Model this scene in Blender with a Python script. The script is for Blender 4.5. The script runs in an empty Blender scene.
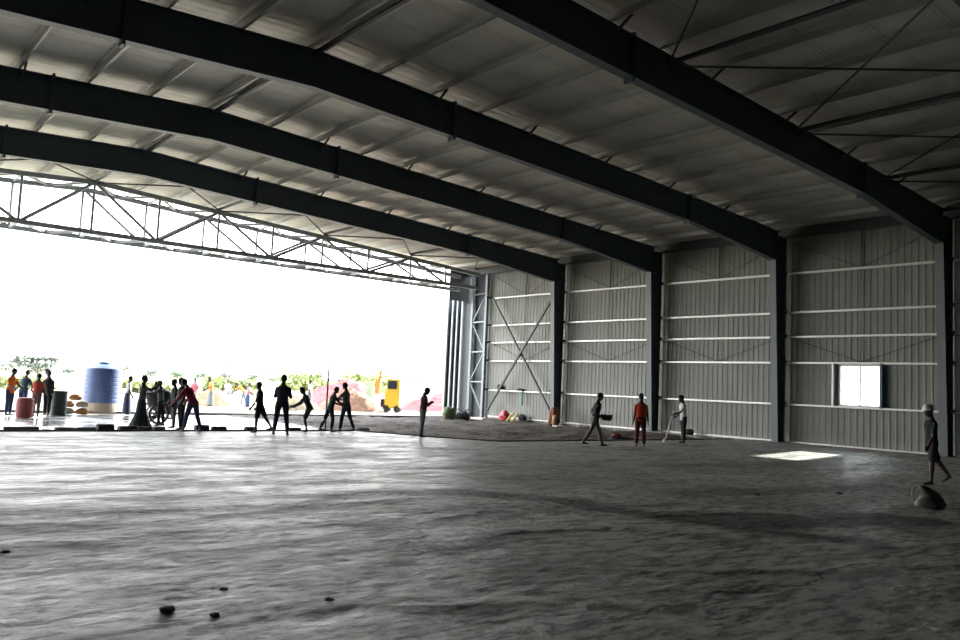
import bpy, math, random
from mathutils import Vector, Matrix, noise
random.seed(7)
C = bpy.context.scene.collection
PI = math.pi
V = Vector

# ------------------------------------------------------------------ materials
MATS = {}
def mat(name, col, rough=.7, metal=0., var=.15, scale=6., bump=0., spec=.5, bscale=None):
    if name in MATS: return MATS[name]
    m = bpy.data.materials.new(name); m.use_nodes = True
    nt = m.node_tree; b = nt.nodes['Principled BSDF']
    tc = nt.nodes.new('ShaderNodeTexCoord')
    nz = nt.nodes.new('ShaderNodeTexNoise'); nz.inputs['Scale'].default_value = scale; nz.inputs['Detail'].default_value = 5
    nt.links.new(tc.outputs['Object'], nz.inputs['Vector'])
    mx = nt.nodes.new('ShaderNodeMix'); mx.data_type = 'RGBA'
    mx.inputs[6].default_value = (*[c*(1-var) for c in col], 1)
    mx.inputs[7].default_value = (*[min(1, c*(1+var)) for c in col], 1)
    nt.links.new(nz.outputs['Fac'], mx.inputs[0])
    nt.links.new(mx.outputs[2], b.inputs['Base Color'])
    b.inputs['Roughness'].default_value = rough
    b.inputs['Metallic'].default_value = metal
    b.inputs['Specular IOR Level'].default_value = spec
    if bump:
        n2 = nt.nodes.new('ShaderNodeTexNoise'); n2.inputs['Scale'].default_value = bscale or scale*4; n2.inputs['Detail'].default_value = 6
        nt.links.new(tc.outputs['Object'], n2.inputs['Vector'])
        bp = nt.nodes.new('ShaderNodeBump'); bp.inputs['Strength'].default_value = bump; bp.inputs['Distance'].default_value = .02
        nt.links.new(n2.outputs['Fac'], bp.inputs['Height']); nt.links.new(bp.outputs['Normal'], b.inputs['Normal'])
    MATS[name] = m
    return m

STEEL  = mat('painted_steel', (.052,.074,.090), .5, 0, .15, 1.2)
STEELB = mat('truss_steel', (.30,.33,.35), .5, 0, .12, 1.2)
GALV   = mat('galvanised', (.66,.66,.64), .38, .25, .08, 3)
PURL   = mat('purlin_zinc', (.46,.455,.43), .45, .3, .1, 3)
POSTG  = mat('grey_post', (.20,.225,.24), .5, .1, .1, 2)
TRIMW  = mat('white_trim', (.62,.64,.66), .5, 0, .05, 3)
ROD    = mat('rod_steel', (.045,.05,.055), .5, .2, .1, 4)
LEAFD  = mat('door_sheet', (.04,.05,.058), .55, 0, .1, 2)

class NT:
    """small helper for node maths"""
    def __init__(s, name):
        s.m = bpy.data.materials.new(name); s.m.use_nodes = True; s.nt = s.m.node_tree
        s.b = s.nt.nodes['Principled BSDF']
        s.pos = s.nt.nodes.new('ShaderNodeNewGeometry').outputs['Position']
    def n(s, t, **k):
        x = s.nt.nodes.new(t)
        for a, v in k.items(): setattr(x, a, v)
        return x
    def l(s, a, b): s.nt.links.new(a, b)
    def val(s, sock, v):
        if isinstance(v, (int, float, tuple)): sock.default_value = v
        else: s.l(v, sock)
    def math(s, op, a, b=0., c=0., clamp=False):
        x = s.n('ShaderNodeMath', operation=op, use_clamp=clamp)
        s.val(x.inputs[0], a); s.val(x.inputs[1], b); s.val(x.inputs[2], c)
        return x.outputs[0]
    def map(s, scale=(1,1,1), loc=(0,0,0), rot=(0,0,0)):
        x = s.n('ShaderNodeMapping'); s.l(s.pos, x.inputs[0])
        x.inputs['Scale'].default_value = scale; x.inputs['Location'].default_value = loc; x.inputs['Rotation'].default_value = rot
        return x.outputs[0]
    def noise(s, vec, scale, detail=5, rough=.55, dist=0.):
        x = s.n('ShaderNodeTexNoise'); s.l(vec, x.inputs['Vector'])
        x.inputs['Scale'].default_value = scale; x.inputs['Detail'].default_value = detail
        x.inputs['Roughness'].default_value = rough; x.inputs['Distortion'].default_value = dist
        return x.outputs['Fac']
    def smooth(s, v, a, b, lo=0., hi=1.):
        x = s.n('ShaderNodeMapRange', interpolation_type='SMOOTHSTEP'); s.val(x.inputs[0], v)
        for i, q in enumerate((a, b, lo, hi)): x.inputs[i+1].default_value = q
        return x.outputs[0]
    def mix(s, f, a, b):
        x = s.n('ShaderNodeMix', data_type='RGBA'); s.val(x.inputs[0], f); s.val(x.inputs[6], a); s.val(x.inputs[7], b)
        return x.outputs[2]
    def bump(s, h, strength, dist=.02, prev=None):
        x = s.n('ShaderNodeBump'); s.val(x.inputs['Height'], h); x.inputs['Strength'].default_value = strength
        x.inputs['Distance'].default_value = dist
        if prev: s.l(prev, x.inputs['Normal'])
        return x.outputs[0]
    def seg(s, p, a, b):
        """distance from xy position to a segment"""
        a = V((*a, 0)); b = V((*b, 0)); d = b-a; L2 = d.dot(d)
        ap = s.n('ShaderNodeVectorMath', operation='SUBTRACT'); s.l(p, ap.inputs[0]); ap.inputs[1].default_value = a
        dt = s.n('ShaderNodeVectorMath', operation='DOT_PRODUCT'); s.l(ap.outputs[0], dt.inputs[0]); dt.inputs[1].default_value = d/L2
        t = s.math('MULTIPLY', dt.outputs['Value'], 1., clamp=True)
        sc = s.n('ShaderNodeVectorMath', operation='SCALE'); sc.inputs[0].default_value = d; s.l(t, sc.inputs['Scale'])
        df = s.n('ShaderNodeVectorMath', operation='DISTANCE'); s.l(ap.outputs[0], df.inputs[0]); s.l(sc.outputs[0], df.inputs[1])
        return df.outputs['Value']

def concrete():
    t = NT('rough_concrete')
    flat = t.map(scale=(1,1,0))
    warp = t.noise(flat, .55, 4)
    # warped coordinate for stains
    wv = t.n('ShaderNodeVectorMath', operation='MULTIPLY_ADD')
    nn = t.n('ShaderNodeTexNoise'); t.l(flat, nn.inputs['Vector']); nn.inputs['Scale'].default_value = .8; nn.inputs['Detail'].default_value = 6
    t.l(nn.outputs['Color'], wv.inputs[0]); wv.inputs[1].default_value = (1.6,1.6,0); t.l(flat, wv.inputs[2])
    off = t.n('ShaderNodeVectorMath', operation='SUBTRACT'); t.l(wv.outputs[0], off.inputs[0]); off.inputs[1].default_value = (.8,.8,0)
    P = off.outputs[0]
    big = t.noise(flat, .22, 6, .6)
    mid = t.noise(t.map(scale=(.55,1.5,0), rot=(0,0,.5)), 1.1, 6, .6, .4)
    fine = t.noise(flat, 9., 8, .7)
    vfine = t.noise(flat, 40., 4, .7)
    # smooth trowelled far bay against rough near bay
    sep = t.n('ShaderNodeSeparateXYZ'); t.l(P, sep.inputs[0])
    far = t.smooth(t.math('ADD', sep.outputs['Y'], t.math('MULTIPLY', sep.outputs['X'], .12)), 10.9, 12.4)
    col = t.mix(t.smooth(big, .35, .65), (.27,.266,.243,1), (.40,.393,.36,1))
    col = t.mix(t.smooth(mid, .45, .8, 0, .6), col, (.10,.10,.092,1))
    col = t.mix(t.smooth(fine, .45, .75, 0, .55), col, (.32,.315,.295,1))
    streak = t.noise(t.map(scale=(.8,2.6,0), rot=(0,0,.65)), 3.2, 8, .72)
    col = t.mix(t.smooth(streak, .47, .6, 0, .75), col, (.085,.085,.078,1))
    col = t.mix(t.smooth(streak, .36, .47, .6, 0), col, (.42,.415,.39,1))
    # dark wet bands
    dark = None
    def acc(d, w0, w1, k):
        nonlocal dark
        v = t.smooth(d, w0, w1, k, 0.)
        dark = v if dark is None else t.math('MAXIMUM', dark, v)
    L = [(-1,10.8),(2,10.6),(4.1,10.1),(6.8,10.4),(8.6,10.0),(9.3,9.0),(9.5,7.4),(9.7,5.8),(10.3,4.6)]
    for a, b in zip(L[:-1], L[1:]): acc(t.seg(P, a, b), .12, .62, .95)
    acc(t.seg(P, (9.6,6.8), (12.8,5.2)), .3, .9, .9)
    acc(t.seg(P, (6.5,8.9), (10.5,7.9)), .05, .4, .7)
    acc(t.seg(P, (12.5,8.6), (17.5,7.6)), .1, .7, .55)
    acc(t.seg(P, (16,12.5), (25,10.5)), .1, .9, .35)
    acc(t.seg(P, (4.6,6.6), (6.9,7.0)), .05, .35, .55)
    acc(t.seg(P, (4.9,8.3), (7.9,8.5)), .05, .3, .5)
    acc(t.seg(P, (3.2,5.5), (3.9,5.0)), .02, .16, .6)
    blot = t.smooth(t.noise(t.map(scale=(1,1,0), loc=(7,3,0)), .75, 7, .62), .56, .66, 0, .45)
    dark = t.math('MAXIMUM', dark, blot)
    grit = t.math('MULTIPLY', dark, t.smooth(fine, .25, .6, .6, 1.))
    col = t.mix(grit, col, (.036,.036,.033,1))
    # thin joint in the foreground
    jd = t.seg(P, (4.3,4.1), (8.6,3.9))
    col = t.mix(t.smooth(jd, .01, .05, .8, 0), col, (.03,.03,.028,1))
    t.l(col, t.b.inputs['Base Color'])
    # roughness
    rn = t.math('ADD', t.smooth(mid, .3, .75, .46, .68), t.math('MULTIPLY', t.math('SUBTRACT', fine, .5), .25))
    rfar = t.math('ADD', t.smooth(mid, .35, .7, .36, .6), t.math('MULTIPLY', t.math('SUBTRACT', fine, .5), .2))
    r = t.n('ShaderNodeMix', data_type='FLOAT'); t.l(far, r.inputs[0]); t.l(rn, r.inputs[2]); t.l(rfar, r.inputs[3])
    t.l(r.outputs[0], t.b.inputs['Roughness'])
    patch = t.noise(t.map(scale=(.45,1.1,0), rot=(0,0,.2), loc=(2,5,0)), 1.4, 7, .65)
    sp = t.smooth(streak, .40, .58, .85, .16)
    sp = t.math('MULTIPLY', sp, t.smooth(patch, .40, .60, 1.15, .45))
    sp = t.math('MULTIPLY', sp, t.smooth(fine, .35, .62, 1.15, .55))
    sp = t.math('MULTIPLY', sp, t.math('SUBTRACT', 1., t.math('MULTIPLY', dark, .75)))
    sp = t.math('MULTIPLY', sp, t.smooth(far, 0, 1, .95, .45))
    t.l(sp, t.b.inputs['Specular IOR Level'])
    # relief
    near = t.math('SUBTRACT', 1.06, far)
    vor = t.n('ShaderNodeTexVoronoi', feature='F1'); t.l(P, vor.inputs['Vector']); vor.inputs['Scale'].default_value = 5.
    h = t.math('MULTIPLY', t.math('ADD', t.math('MULTIPLY', fine, 1.), t.math('MULTIPLY', vor.outputs['Distance'], .5)), near)
    h2 = t.math('ADD', t.math('ADD', h, t.math('MULTIPLY', vfine, .12)), t.math('MULTIPLY', streak, .6))
    nb = t.bump(h2, 1., .05)
    wv2 = t.noise(t.map(scale=(.6,2.2,0), rot=(0,0,.5)), 1.6, 5)
    nb = t.bump(wv2, .16, .03, nb)
    t.l(nb, t.b.inputs['Normal'])
    return t.m

def dirt():
    t = NT('site_dirt')
    flat = t.map(scale=(1,1,0))
    sep = t.n('ShaderNodeSeparateXYZ'); t.l(t.pos, sep.inputs[0])
    n1 = t.noise(flat, .5, 6, .6); n2 = t.noise(flat, 5, 8, .7)
    wet = t.smooth(t.math('ADD', sep.outputs['X'], t.math('MULTIPLY', n1, 5.)), 17.2, 18.6, 1., 0.)
    col = t.mix(t.smooth(n1, .35, .65), (.040,.032,.026,1), (.135,.112,.094,1))
    col = t.mix(t.smooth(n2, .42, .62, 0, .7), col, (.20,.175,.155,1))
    colw = t.mix(t.smooth(n1, .4, .6), (.20,.20,.19,1), (.32,.32,.30,1))
    t.l(t.mix(wet, col, colw), t.b.inputs['Base Color'])
    r = t.n('ShaderNodeMix', data_type='FLOAT'); t.l(wet, r.inputs[0])
    pud = t.math('MULTIPLY', t.smooth(t.noise(t.map(scale=(.7,1.6,0),loc=(3,1,0)), 1.3, 5, .6), .54, .60), t.smooth(sep.outputs['Y'], 21.2, 23.5, 1., 0.))
    t.l(t.smooth(pud, 0, 1, .8, .12), r.inputs[2]); t.l(t.smooth(n1, .35, .62, .1, .35), r.inputs[3]); t.l(r.outputs[0], t.b.inputs['Roughness'])
    t.l(t.smooth(t.math('MAXIMUM', wet, pud), 0, 1, .08, .5), t.b.inputs['Specular IOR Level'])
    hh = t.math('MULTIPLY', t.math('MULTIPLY', n2, t.smooth(pud, 0, 1, 1.4, .1)), t.smooth(wet, 0, 1, 1., .12))
    t.l(t.bump(hh, .8, .05), t.b.inputs['Normal'])
    return t.m

def outside_ground():
    t = NT('sandy_ground')
    flat = t.map(scale=(1,1,0))
    n1 = t.noise(flat, .06, 6, .6); n2 = t.noise(flat, 1.2, 7, .65)
    g = t.noise(t.map(scale=(1,1,0), loc=(40,9,0)), .03, 4)
    sep = t.n('ShaderNodeSeparateXYZ'); t.l(t.pos, sep.inputs[0])
    col = t.mix(t.smooth(n2, .35, .7), (.20,.17,.12,1), (.34,.30,.22,1))
    far = t.math('MULTIPLY', t.smooth(sep.outputs['Y'], 62, 95), t.smooth(g, .42, .6))
    col = t.mix(far, col, (.24,.28,.14,1))
    t.l(col, t.b.inputs['Base Color']); t.b.inputs['Roughness'].default_value = .9
    t.l(t.bump(n2, .5, .05), t.b.inputs['Normal'])
    return t.m

def foil():
    t = NT('foil_insulation')
    n1 = t.noise(t.map(), .5, 5); n2 = t.noise(t.map(scale=(.5,2,1)), 3, 6, .6)
    col = t.mix(t.smooth(n1, .3, .7), (.45,.432,.39,1), (.57,.55,.495,1))
    sep = t.n('ShaderNodeSeparateXYZ'); t.l(t.pos, sep.inputs[0])
    # foil rolls are 1.25 m wide and lap over each other; laps run down the slope
    fr = t.math('FRACT', t.math('DIVIDE', sep.outputs['Y'], 1.28))
    lap = t.math('MULTIPLY', t.smooth(fr, .0, .03, 1, 0), .8)
    lap2 = t.math('MULTIPLY', t.smooth(t.math('ABSOLUTE', t.math('SUBTRACT', fr, .1)), .0, .02, 1, 0), .6)
    col = t.mix(t.math('MAXIMUM', lap, lap2), col, (.16,.15,.135,1))
    t.l(col, t.b.inputs['Base Color'])
    t.b.inputs['Metallic'].default_value = .25; t.b.inputs['Roughness'].default_value = .5
    rib = t.math('SINE', t.math('MULTIPLY', sep.outputs['Y'], 2*PI/.32))
    h = t.math('ADD', t.math('MULTIPLY', rib, .25), t.math('MULTIPLY', n2, .7))
    t.l(t.bump(h, .45, .03), t.b.inputs['Normal'])
    return t.m

def sheet():
    t = NT('wall_sheet')
    n1 = t.noise(t.map(scale=(1,1,.25)), 1.3, 5); n2 = t.noise(t.map(), .25, 3)
    col = t.mix(t.smooth(n1, .35, .7), (.165,.17,.153,1), (.205,.211,.19,1))
    sep = t.n('ShaderNodeSeparateXYZ'); t.l(t.pos, sep.inputs[0])
    col = t.mix(t.smooth(t.math('ADD', sep.outputs['Z'], t.math('MULTIPLY', n1, .5)), .2, .75, .55, 0), col, (.28,.26,.23,1))
    t.l(col, t.b.inputs['Base Color']); t.b.inputs['Roughness'].default_value = .55
    t.b.inputs['Metallic'].default_value = .0
    return t.m

def glass():
    m = bpy.data.materials.new('window_glass'); m.use_nodes = True; nt = m.node_tree
    for n in list(nt.nodes):
        if n.type != 'OUTPUT_MATERIAL': nt.nodes.remove(n)
    out = nt.nodes[0]
    tr = nt.nodes.new('ShaderNodeBsdfTransparent'); tr.inputs[0].default_value = (.93,.96,.96,1)
    gl = nt.nodes.new('ShaderNodeBsdfGlossy'); gl.inputs['Roughness'].default_value = .03
    fr = nt.nodes.new('ShaderNodeFresnel'); fr.inputs[0].default_value = 1.45
    mx = nt.nodes.new('ShaderNodeMixShader')
    nt.links.new(fr.outputs[0], mx.inputs[0]); nt.links.new(tr.outputs[0], mx.inputs[1]); nt.links.new(gl.outputs[0], mx.inputs[2])
    nt.links.new(mx.outputs[0], out.inputs[0])
    return m
M_CONC, M_DIRT, M_OUT, M_FOIL, M_SHEET, M_GLASS = concrete(), dirt(), outside_ground(), foil(), sheet(), glass()

# ------------------------------------------------------------------ mesh helpers
class MB:
    def __init__(s): s.v = []; s.f = []; s.mi = []
    def add(s, vs, fs, mi=0):
        o = len(s.v); s.v += [tuple(v) for v in vs]; s.f += [tuple(i+o for i in f) for f in fs]; s.mi += [mi]*len(fs)
        return s
    def box(s, c, d, rot=None, mi=0):
        c = V(c); hx, hy, hz = d[0]/2, d[1]/2, d[2]/2
        vs = [V((x,y,z)) for x in (-hx,hx) for y in (-hy,hy) for z in (-hz,hz)]
        if rot: vs = [rot @ v for v in vs]
        return s.add([v+c for v in vs], [(0,1,3,2),(4,6,7,5),(0,4,5,1),(2,3,7,6),(0,2,6,4),(1,5,7,3)], mi)
    def span(s, a, b, mi=0):
        a, b = V(a), V(b)
        return s.box((a+b)/2, [abs(b[i]-a[i]) for i in range(3)], mi=mi)
    def bar(s, a, b, w, h, up=(0,0,1), mi=0):
        a, b = V(a), V(b); d = (b-a); L = d.length; d.normalize(); up = V(up)
        if abs(d.dot(up)) > .97: up = V((1,0,0))
        r = d.cross(up).normalized(); u = r.cross(d)
        R = Matrix((r, d, u)).transposed()
        return s.box((a+b)/2, (w, L, h), R, mi)
    def loft(s, pts, ra, rb=None, side=None, n=10, mi=0):
        rb = rb or ra; pts = [V(p) for p in pts]; N = len(pts); vs = []; fs = []
        for i, p in enumerate(pts):
            d = (pts[min(i+1,N-1)]-pts[max(i-1,0)]).normalized()
            sd = V(side) if side is not None else (V((0,0,1)) if abs(d.z) < .9 else V((1,0,0))).cross(d)
            sd = (sd - d*sd.dot(d)).normalized(); ot = d.cross(sd)
            for k in range(n):
                a = 2*PI*k/n
                vs.append(p + sd*math.cos(a)*ra[i] + ot*math.sin(a)*rb[i])
        for i in range(N-1):
            for k in range(n):
                fs.append((i*n+k, i*n+(k+1)%n, (i+1)*n+(k+1)%n, (i+1)*n+k))
        fs.append(tuple(range(n-1,-1,-1))); fs.append(tuple((N-1)*n+k for k in range(n)))
        return s.add(vs, fs, mi)
    def tube(s, a, b, r, r2=None, n=8, mi=0): return s.loft([a,b], [r, r if r2 is None else r2], n=n, mi=mi)
    def ell(s, c, r, R=None, nu=12, nv=8, mi=0):
        c = V(c); vs = []; fs = []
        vs.append(V((0,0,r[2])))
        for j in range(1, nv):
            t = PI*j/nv
            for i in range(nu):
                a = 2*PI*i/nu; vs.append(V((r[0]*math.sin(t)*math.cos(a), r[1]*math.sin(t)*math.sin(a), r[2]*math.cos(t))))
        vs.append(V((0,0,-r[2])))
        for i in range(nu):
            fs.append((0, 1+i, 1+(i+1)%nu)); fs.append((len(vs)-1, 1+(nv-2)*nu+(i+1)%nu, 1+(nv-2)*nu+i))
        for j in range(nv-2):
            for i in range(nu):
                fs.append((1+j*nu+i, 1+(j+1)*nu+i, 1+(j+1)*nu+(i+1)%nu, 1+j*nu+(i+1)%nu))
        if R: vs = [R @ v for v in vs]
        return s.add([v+c for v in vs], fs, mi)
    def prism(s, poly, y0, y1, mi=0):
        """poly in (x,z) extruded along y"""
        n = len(poly); vs = [(x,y0,z) for x,z in poly]+[(x,y1,z) for x,z in poly]
        fs = [tuple(range(n)), tuple(range(2*n-1,n-1,-1))]+[(i,n+i,n+(i+1)%n,(i+1)%n) for i in range(n)]
        return s.add(vs, fs, mi)
    def build(s, name, mats, parent=None, smooth=False, loc=None):
        me = bpy.data.meshes.new(name)
        o = V((0,0,0))
        if parent is not None: o = V(parent.location)
        elif loc is not None: o = V(loc)
        me.from_pydata([(V(v)-o) for v in s.v], [], s.f); 
        for m in (mats if isinstance(mats, (list,tuple)) else [mats]): me.materials.append(m)
        for p, i in zip(me.polygons, s.mi): p.material_index = i; p.use_smooth = smooth
        me.validate()
        ob = bpy.data.objects.new(name, me); C.objects.link(ob)
        if parent is not None: ob.parent = parent
        elif loc is not None: ob.location = o
        return ob

def tag(o, label=None, cat=None, group=None, kind=None):
    if label: o['label'] = label
    if cat: o['category'] = cat
    if group: o['group'] = group
    if kind: o['kind'] = kind
    return o
def thing(name, loc, label, cat, group=None):
    e = bpy.data.objects.new(name, None); C.objects.link(e); e.location = loc; e.empty_display_size = .2
    return tag(e, label, cat, group)
def struct(o): o['kind'] = 'structure'; return o

ORD = ['first','second','third','fourth','fifth','sixth','seventh','eighth','ninth','tenth','eleventh','twelfth','thirteenth','fourteenth']

# ------------------------------------------------------------------ the building
XR = 9.2                    # ridge
XC, XW = 30.8, 31.56        # column face, wall sheet
FY = [11.53, 17.92, 24.30, 30.69]      # frames that show
ALLF = [-14.0, -7.6, -1.2, 5.15] + FY
YH, YO = 36.93, 38.75       # the two faces of the door truss
ZD = -.12                   # level of the unpaved ground
def ztop(x):
    d = abs(x-XR); return 9.80 - .0500*d - .0004*max(0, d-10)**2
def zbot(x):
    d = abs(x-XR)
    if d < 15.4: return 8.87 - .0489*d
    return 8.117 - (d-15.4)*.112
XLW = 2*XR - XW

# floor slab with a kinked free edge
def ymax(x):
    P = [(-20,23.7),(4,23.95),(15.0,24.25),(16.1,21.2),(17.2,19.45),(22,19.3),(32,19.2)]
    for (a,b),(c,d) in zip(P[:-1], P[1:]):
        if x <= c: return b+(d-b)*(x-a)/(c-a)
    return 19.2
def slab():
    xs = []; x = XLW+.1
    while x < XW-.05:
        xs.append(x); x += .055 if -.5 < x < 12 else .22
    xs.append(XW+.05)
    ys = []; y = -18.
    while y < 24.:
        ys.append(y); y += .05 if 2.2 < y < 11.5 else (.8 if y < 0 else .22)
    ys.append(24.)
    m = MB(); nx, ny = len(xs), len(ys)
    for x in xs:
        k = (ymax(x)+18)/(42.)
        for y in ys:
            Y = -18+(y+18)*k if y > 0 else y
            if y > 12: pass
            yy = y if y <= 12 else 12+(y-12)*(ymax(x)-12)/12.
            n = noise.fractal(V((x*.9, yy*1.3, 0)), 1., 2.1, 5)
            near = 1/(1+math.exp((yy+.12*x-11.2)*2.2))
            z = n*.006*(.25+.9*near)
            r = noise.noise(V((x*.35+5, yy*.5, 3)))
            z += near*.007*noise.fractal(V((x*4.5, y*5.5, 8)), .9, 2.1, 3)
            z += near*.016*max(0, 1-abs(r)*9)          # scraped ridges
            m.v.append((x, yy, z-.004))
    for i in range(nx-1):
        for j in range(ny-1):
            m.f.append((i*ny+j, (i+1)*ny+j, (i+1)*ny+j+1, i*ny+j+1)); m.mi.append(0)
    # skirt down the free edge
    o = len(m.v)
    for i in range(nx):
        a = m.v[i*ny+ny-1]; m.v.append((a[0], a[1], ZD-.1))
    for i in range(nx-1):
        m.f.append((i*ny+ny-1, (i+1)*ny+ny-1, o+i+1, o+i)); m.mi.append(0)
    ob = m.build('floor', M_CONC, smooth=True); struct(ob)
    tag(ob, 'rough grey concrete slab floor with dark wet streaks'); return ob
slab()
def grid(name, x0, x1, y0, y1, step, zf, m_, label):
    m = MB(); nx = max(2, int((x1-x0)/step)); ny = max(2, int((y1-y0)/step))
    for i in range(nx+1):
        for j in range(ny+1):
            x = x0+(x1-x0)*i/nx; y = y0+(y1-y0)*j/ny; m.v.append((x, y, zf(x, y)))
    for i in range(nx):
        for j in range(ny):
            m.f.append((i*(ny+1)+j, (i+1)*(ny+1)+j, (i+1)*(ny+1)+j+1, i*(ny+1)+j+1)); m.mi.append(0)
    return tag(struct(m.build(name, m_, smooth=True)), label)
def dz(x, y):
    r = 1/(1+math.exp(-(x-15.5)*2))
    return ZD + (noise.fractal(V((x*.8, y*.8, 7)), 1., 2., 5)*.09+noise.noise(V((x*2.5,y*3.5,1)))*.05)*(.04+.96*r) - .015
grid('floor_unpaved', XLW+.1, XW+.05, 18.4, 36.9, .16, dz, M_DIRT, 'dark unpaved ground beyond the slab edge with wet screed at its left')
# outside ground: big sheet round the hall (kept out of the inside)
def og(x, y):
    d = max(0, y-60)
    return ZD-.02 + noise.fractal(V((x*.05, y*.05, 1)), 1., 2., 4)*.12*min(1, max(0,(y-42)/30))
g = MB()
def plate(x0,x1,y0,y1,nx,ny):
    o = len(g.v)
    for i in range(nx+1):
        for j in range(ny+1):
            x = x0+(x1-x0)*i/nx; y = y0+(y1-y0)*j/ny; g.v.append((x,y,og(x,y)))
    for i in range(nx):
        for j in range(ny):
            g.f.append(tuple(o+q for q in (i*(ny+1)+j,(i+1)*(ny+1)+j,(i+1)*(ny+1)+j+1,i*(ny+1)+j+1))); g.mi.append(0)
plate(-500,900,36.9,120,200,30); plate(-500,900,120,1400,60,40)
plate(XW+.15,900,-500,36.9,20,20); plate(-500,XLW-.15,-500,36.9,20,20)
tag(struct(g.build('ground', M_OUT, smooth=True)), 'pale sunlit sandy ground outside the hall opening')
# kerb along the opening
k = MB(); k.span((-11,36.75,-.3),(29.6,37.15,-.05))
tag(struct(k.build('trim_1', mat('kerb_concrete',(.20,.18,.16),.8,0,.2,3,.3))), 'low concrete kerb along the hall opening')

# corrugated side walls
def wall(name, x, sgn, y0, y1, z0, z1, holes=()):
    """trapezoid ribs every .25 m; sheeting built in columns, cut round the window"""
    m = MB(); prof = [(0,0),(.12,0),(.15,.016),(.19,.016),(.22,0)]
    ys = []
    y = y0
    while y < y1:
        for a, b in prof: ys.append((y+a, b))
        y += .25
    for (ya, da), (yb, db) in zip(ys[:-1], ys[1:]):
        spans = [(z0,z1)]
        for (hy0,hy1,hz0,hz1) in holes:
            if yb > hy0 and ya < hy1: spans = [(z0,hz0),(hz1,z1)]
        for a, b in spans:
            m.add([(x-sgn*da,ya,a),(x-sgn*db,yb,a),(x-sgn*db,yb,b),(x-sgn*da,ya,b)], [(0,1,2,3)])
    # outer skin gives the wall its thickness
    for (ya, yb, a, b) in ([(y0,y1,z0,z1)] if not holes else
            [(y0,holes[0][0],z0,z1),(holes[0][1],y1,z0,z1),(holes[0][0],holes[0][1],z0,holes[0][2]),(holes[0][0],holes[0][1],holes[0][3],z1)]):
        m.span((x+sgn*.03,ya,a),(x+sgn*.07,yb,b))
    return struct(m.build(name, M_SHEET))
WY0, WY1, WZ0, WZ1 = 13.98, 15.56, 1.60, 3.17
tag(wall('wall_right', XW, 1, -18, 37.0, -.4, 8.93, [(WY0,WY1,WZ0,WZ1)]), 'pale grey corrugated metal side wall')
tag(wall('wall_left', XLW, -1, -18, 37.0, -.4, 8.93), 'corrugated metal wall on the far left')
m = MB(); m.span((XLW,-18.1,-.1),(XW,-18.0,9)); m.prism([(XLW,9),(XW,9),(XR,10.2)],-18.1,-18.0)
tag(struct(m.build('wall_back', M_SHEET)), 'corrugated wall behind the camera')

# window
w = tag(struct(bpy.data.objects.new('window_1', None)), 'bright white framed sliding window in the corrugated side wall')
C.objects.link(w); w.location = (XW,(WY0+WY1)/2,WZ0)
m = MB()
for a, b in (((XW-.1,WY0-.02,WZ0-.03),(XW+.06,WY1+.02,WZ0+.04)), ((XW-.1,WY0-.02,WZ1-.04),(XW+.06,WY1+.02,WZ1+.03)),
             ((XW-.1,WY0-.02,WZ0),(XW+.06,WY0+.04,WZ1)), ((XW-.1,WY1-.04,WZ0),(XW+.06,WY1+.02,WZ1))): m.span(a,b)
m.build('window_frame', TRIMW, w)
m = MB(); ym = (WY0+WY1)/2; m.span((XW-.05,ym-.03,WZ0+.03),(XW+.03,ym+.03,WZ1-.03)); m.build('mullion', TRIMW, w)
for a, b, xo in ((WY0+.03,ym,0),(ym,WY1-.03,.025)):
    m = MB(); m.span((XW-.01+xo,a,WZ0+.03),(XW-.004+xo,b,WZ1-.03)); m.build('pane', M_GLASS, w)
m = MB()
for z in (WZ0+.5, WZ0+1.02): m.bar((XW+.05,WY0,z),(XW+.05,WY1,z),.008,.008)
m.build('security_bars', TRIMW, w)
# framing uprights beside the window (girt to girt)
m = MB(); m.span((XW-.24,WY1+.17,1.54),(XW-.04,WY1+.24,3.25)); tag(m.build('window_jamb', GALV, loc=(XW-.14,WY1+.2,1.54)),'galvanised upright between two girts left of the window','jamb')
m = MB(); m.span((XW-.24,WY0-.12,1.54),(XW-.04,WY0-.05,3.25)); tag(m.build('window_jamb', mat('shade_tinted_jamb',(.12,.17,.24),.5), loc=(XW-.14,WY0-.1,1.54)),'shade-tinted blue grey upright between two girts right of the window','jamb')  # blue grey tint puts the shade of the window reveal into the colour

# roof
def zroof(x): return ztop(x)+.27
m = MB(); nx, ny = 150, 260
for i in range(nx+1):
    for j in range(ny+1):
        x = XLW-.2+(XW-XLW+.4)*i/nx; y = -18+(39.2+18)*j/ny
        ph = ((abs(x-XR)-.25) % 1.7)/1.7
        sag = -.03*math.sin(PI*ph)
        z = zroof(x)+sag+noise.fractal(V((x*.6,y*1.1,2)),1.,2.,4)*.022
        m.v.append((x,y,z))
for i in range(nx):
    for j in range(ny):
        m.f.append((i*(ny+1)+j, i*(ny+1)+j+1, (i+1)*(ny+1)+j+1, (i+1)*(ny+1)+j)); m.mi.append(0)
m.prism([(XLW-.4,zroof(XLW)+.08),(XR,zroof(XR)+.08),(XW+.3,zroof(XW)+.08),(XW+.3,zroof(XW)+.14),(XR,zroof(XR)+.14),(XLW-.4,zroof(XLW)+.14)],-18.2,39.25)
tag(struct(m.build('ceiling', M_FOIL, smooth=False)), 'silvery foil insulation under a shallow pitched metal roof')
# eave trim along top of the side wall
m = MB(); m.span((XW-.2,-18,8.47),(XW-.02,39.2,8.90)); tag(struct(m.build('trim_2', ROD)), 'dark eave strut along the top of the side wall')

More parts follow.
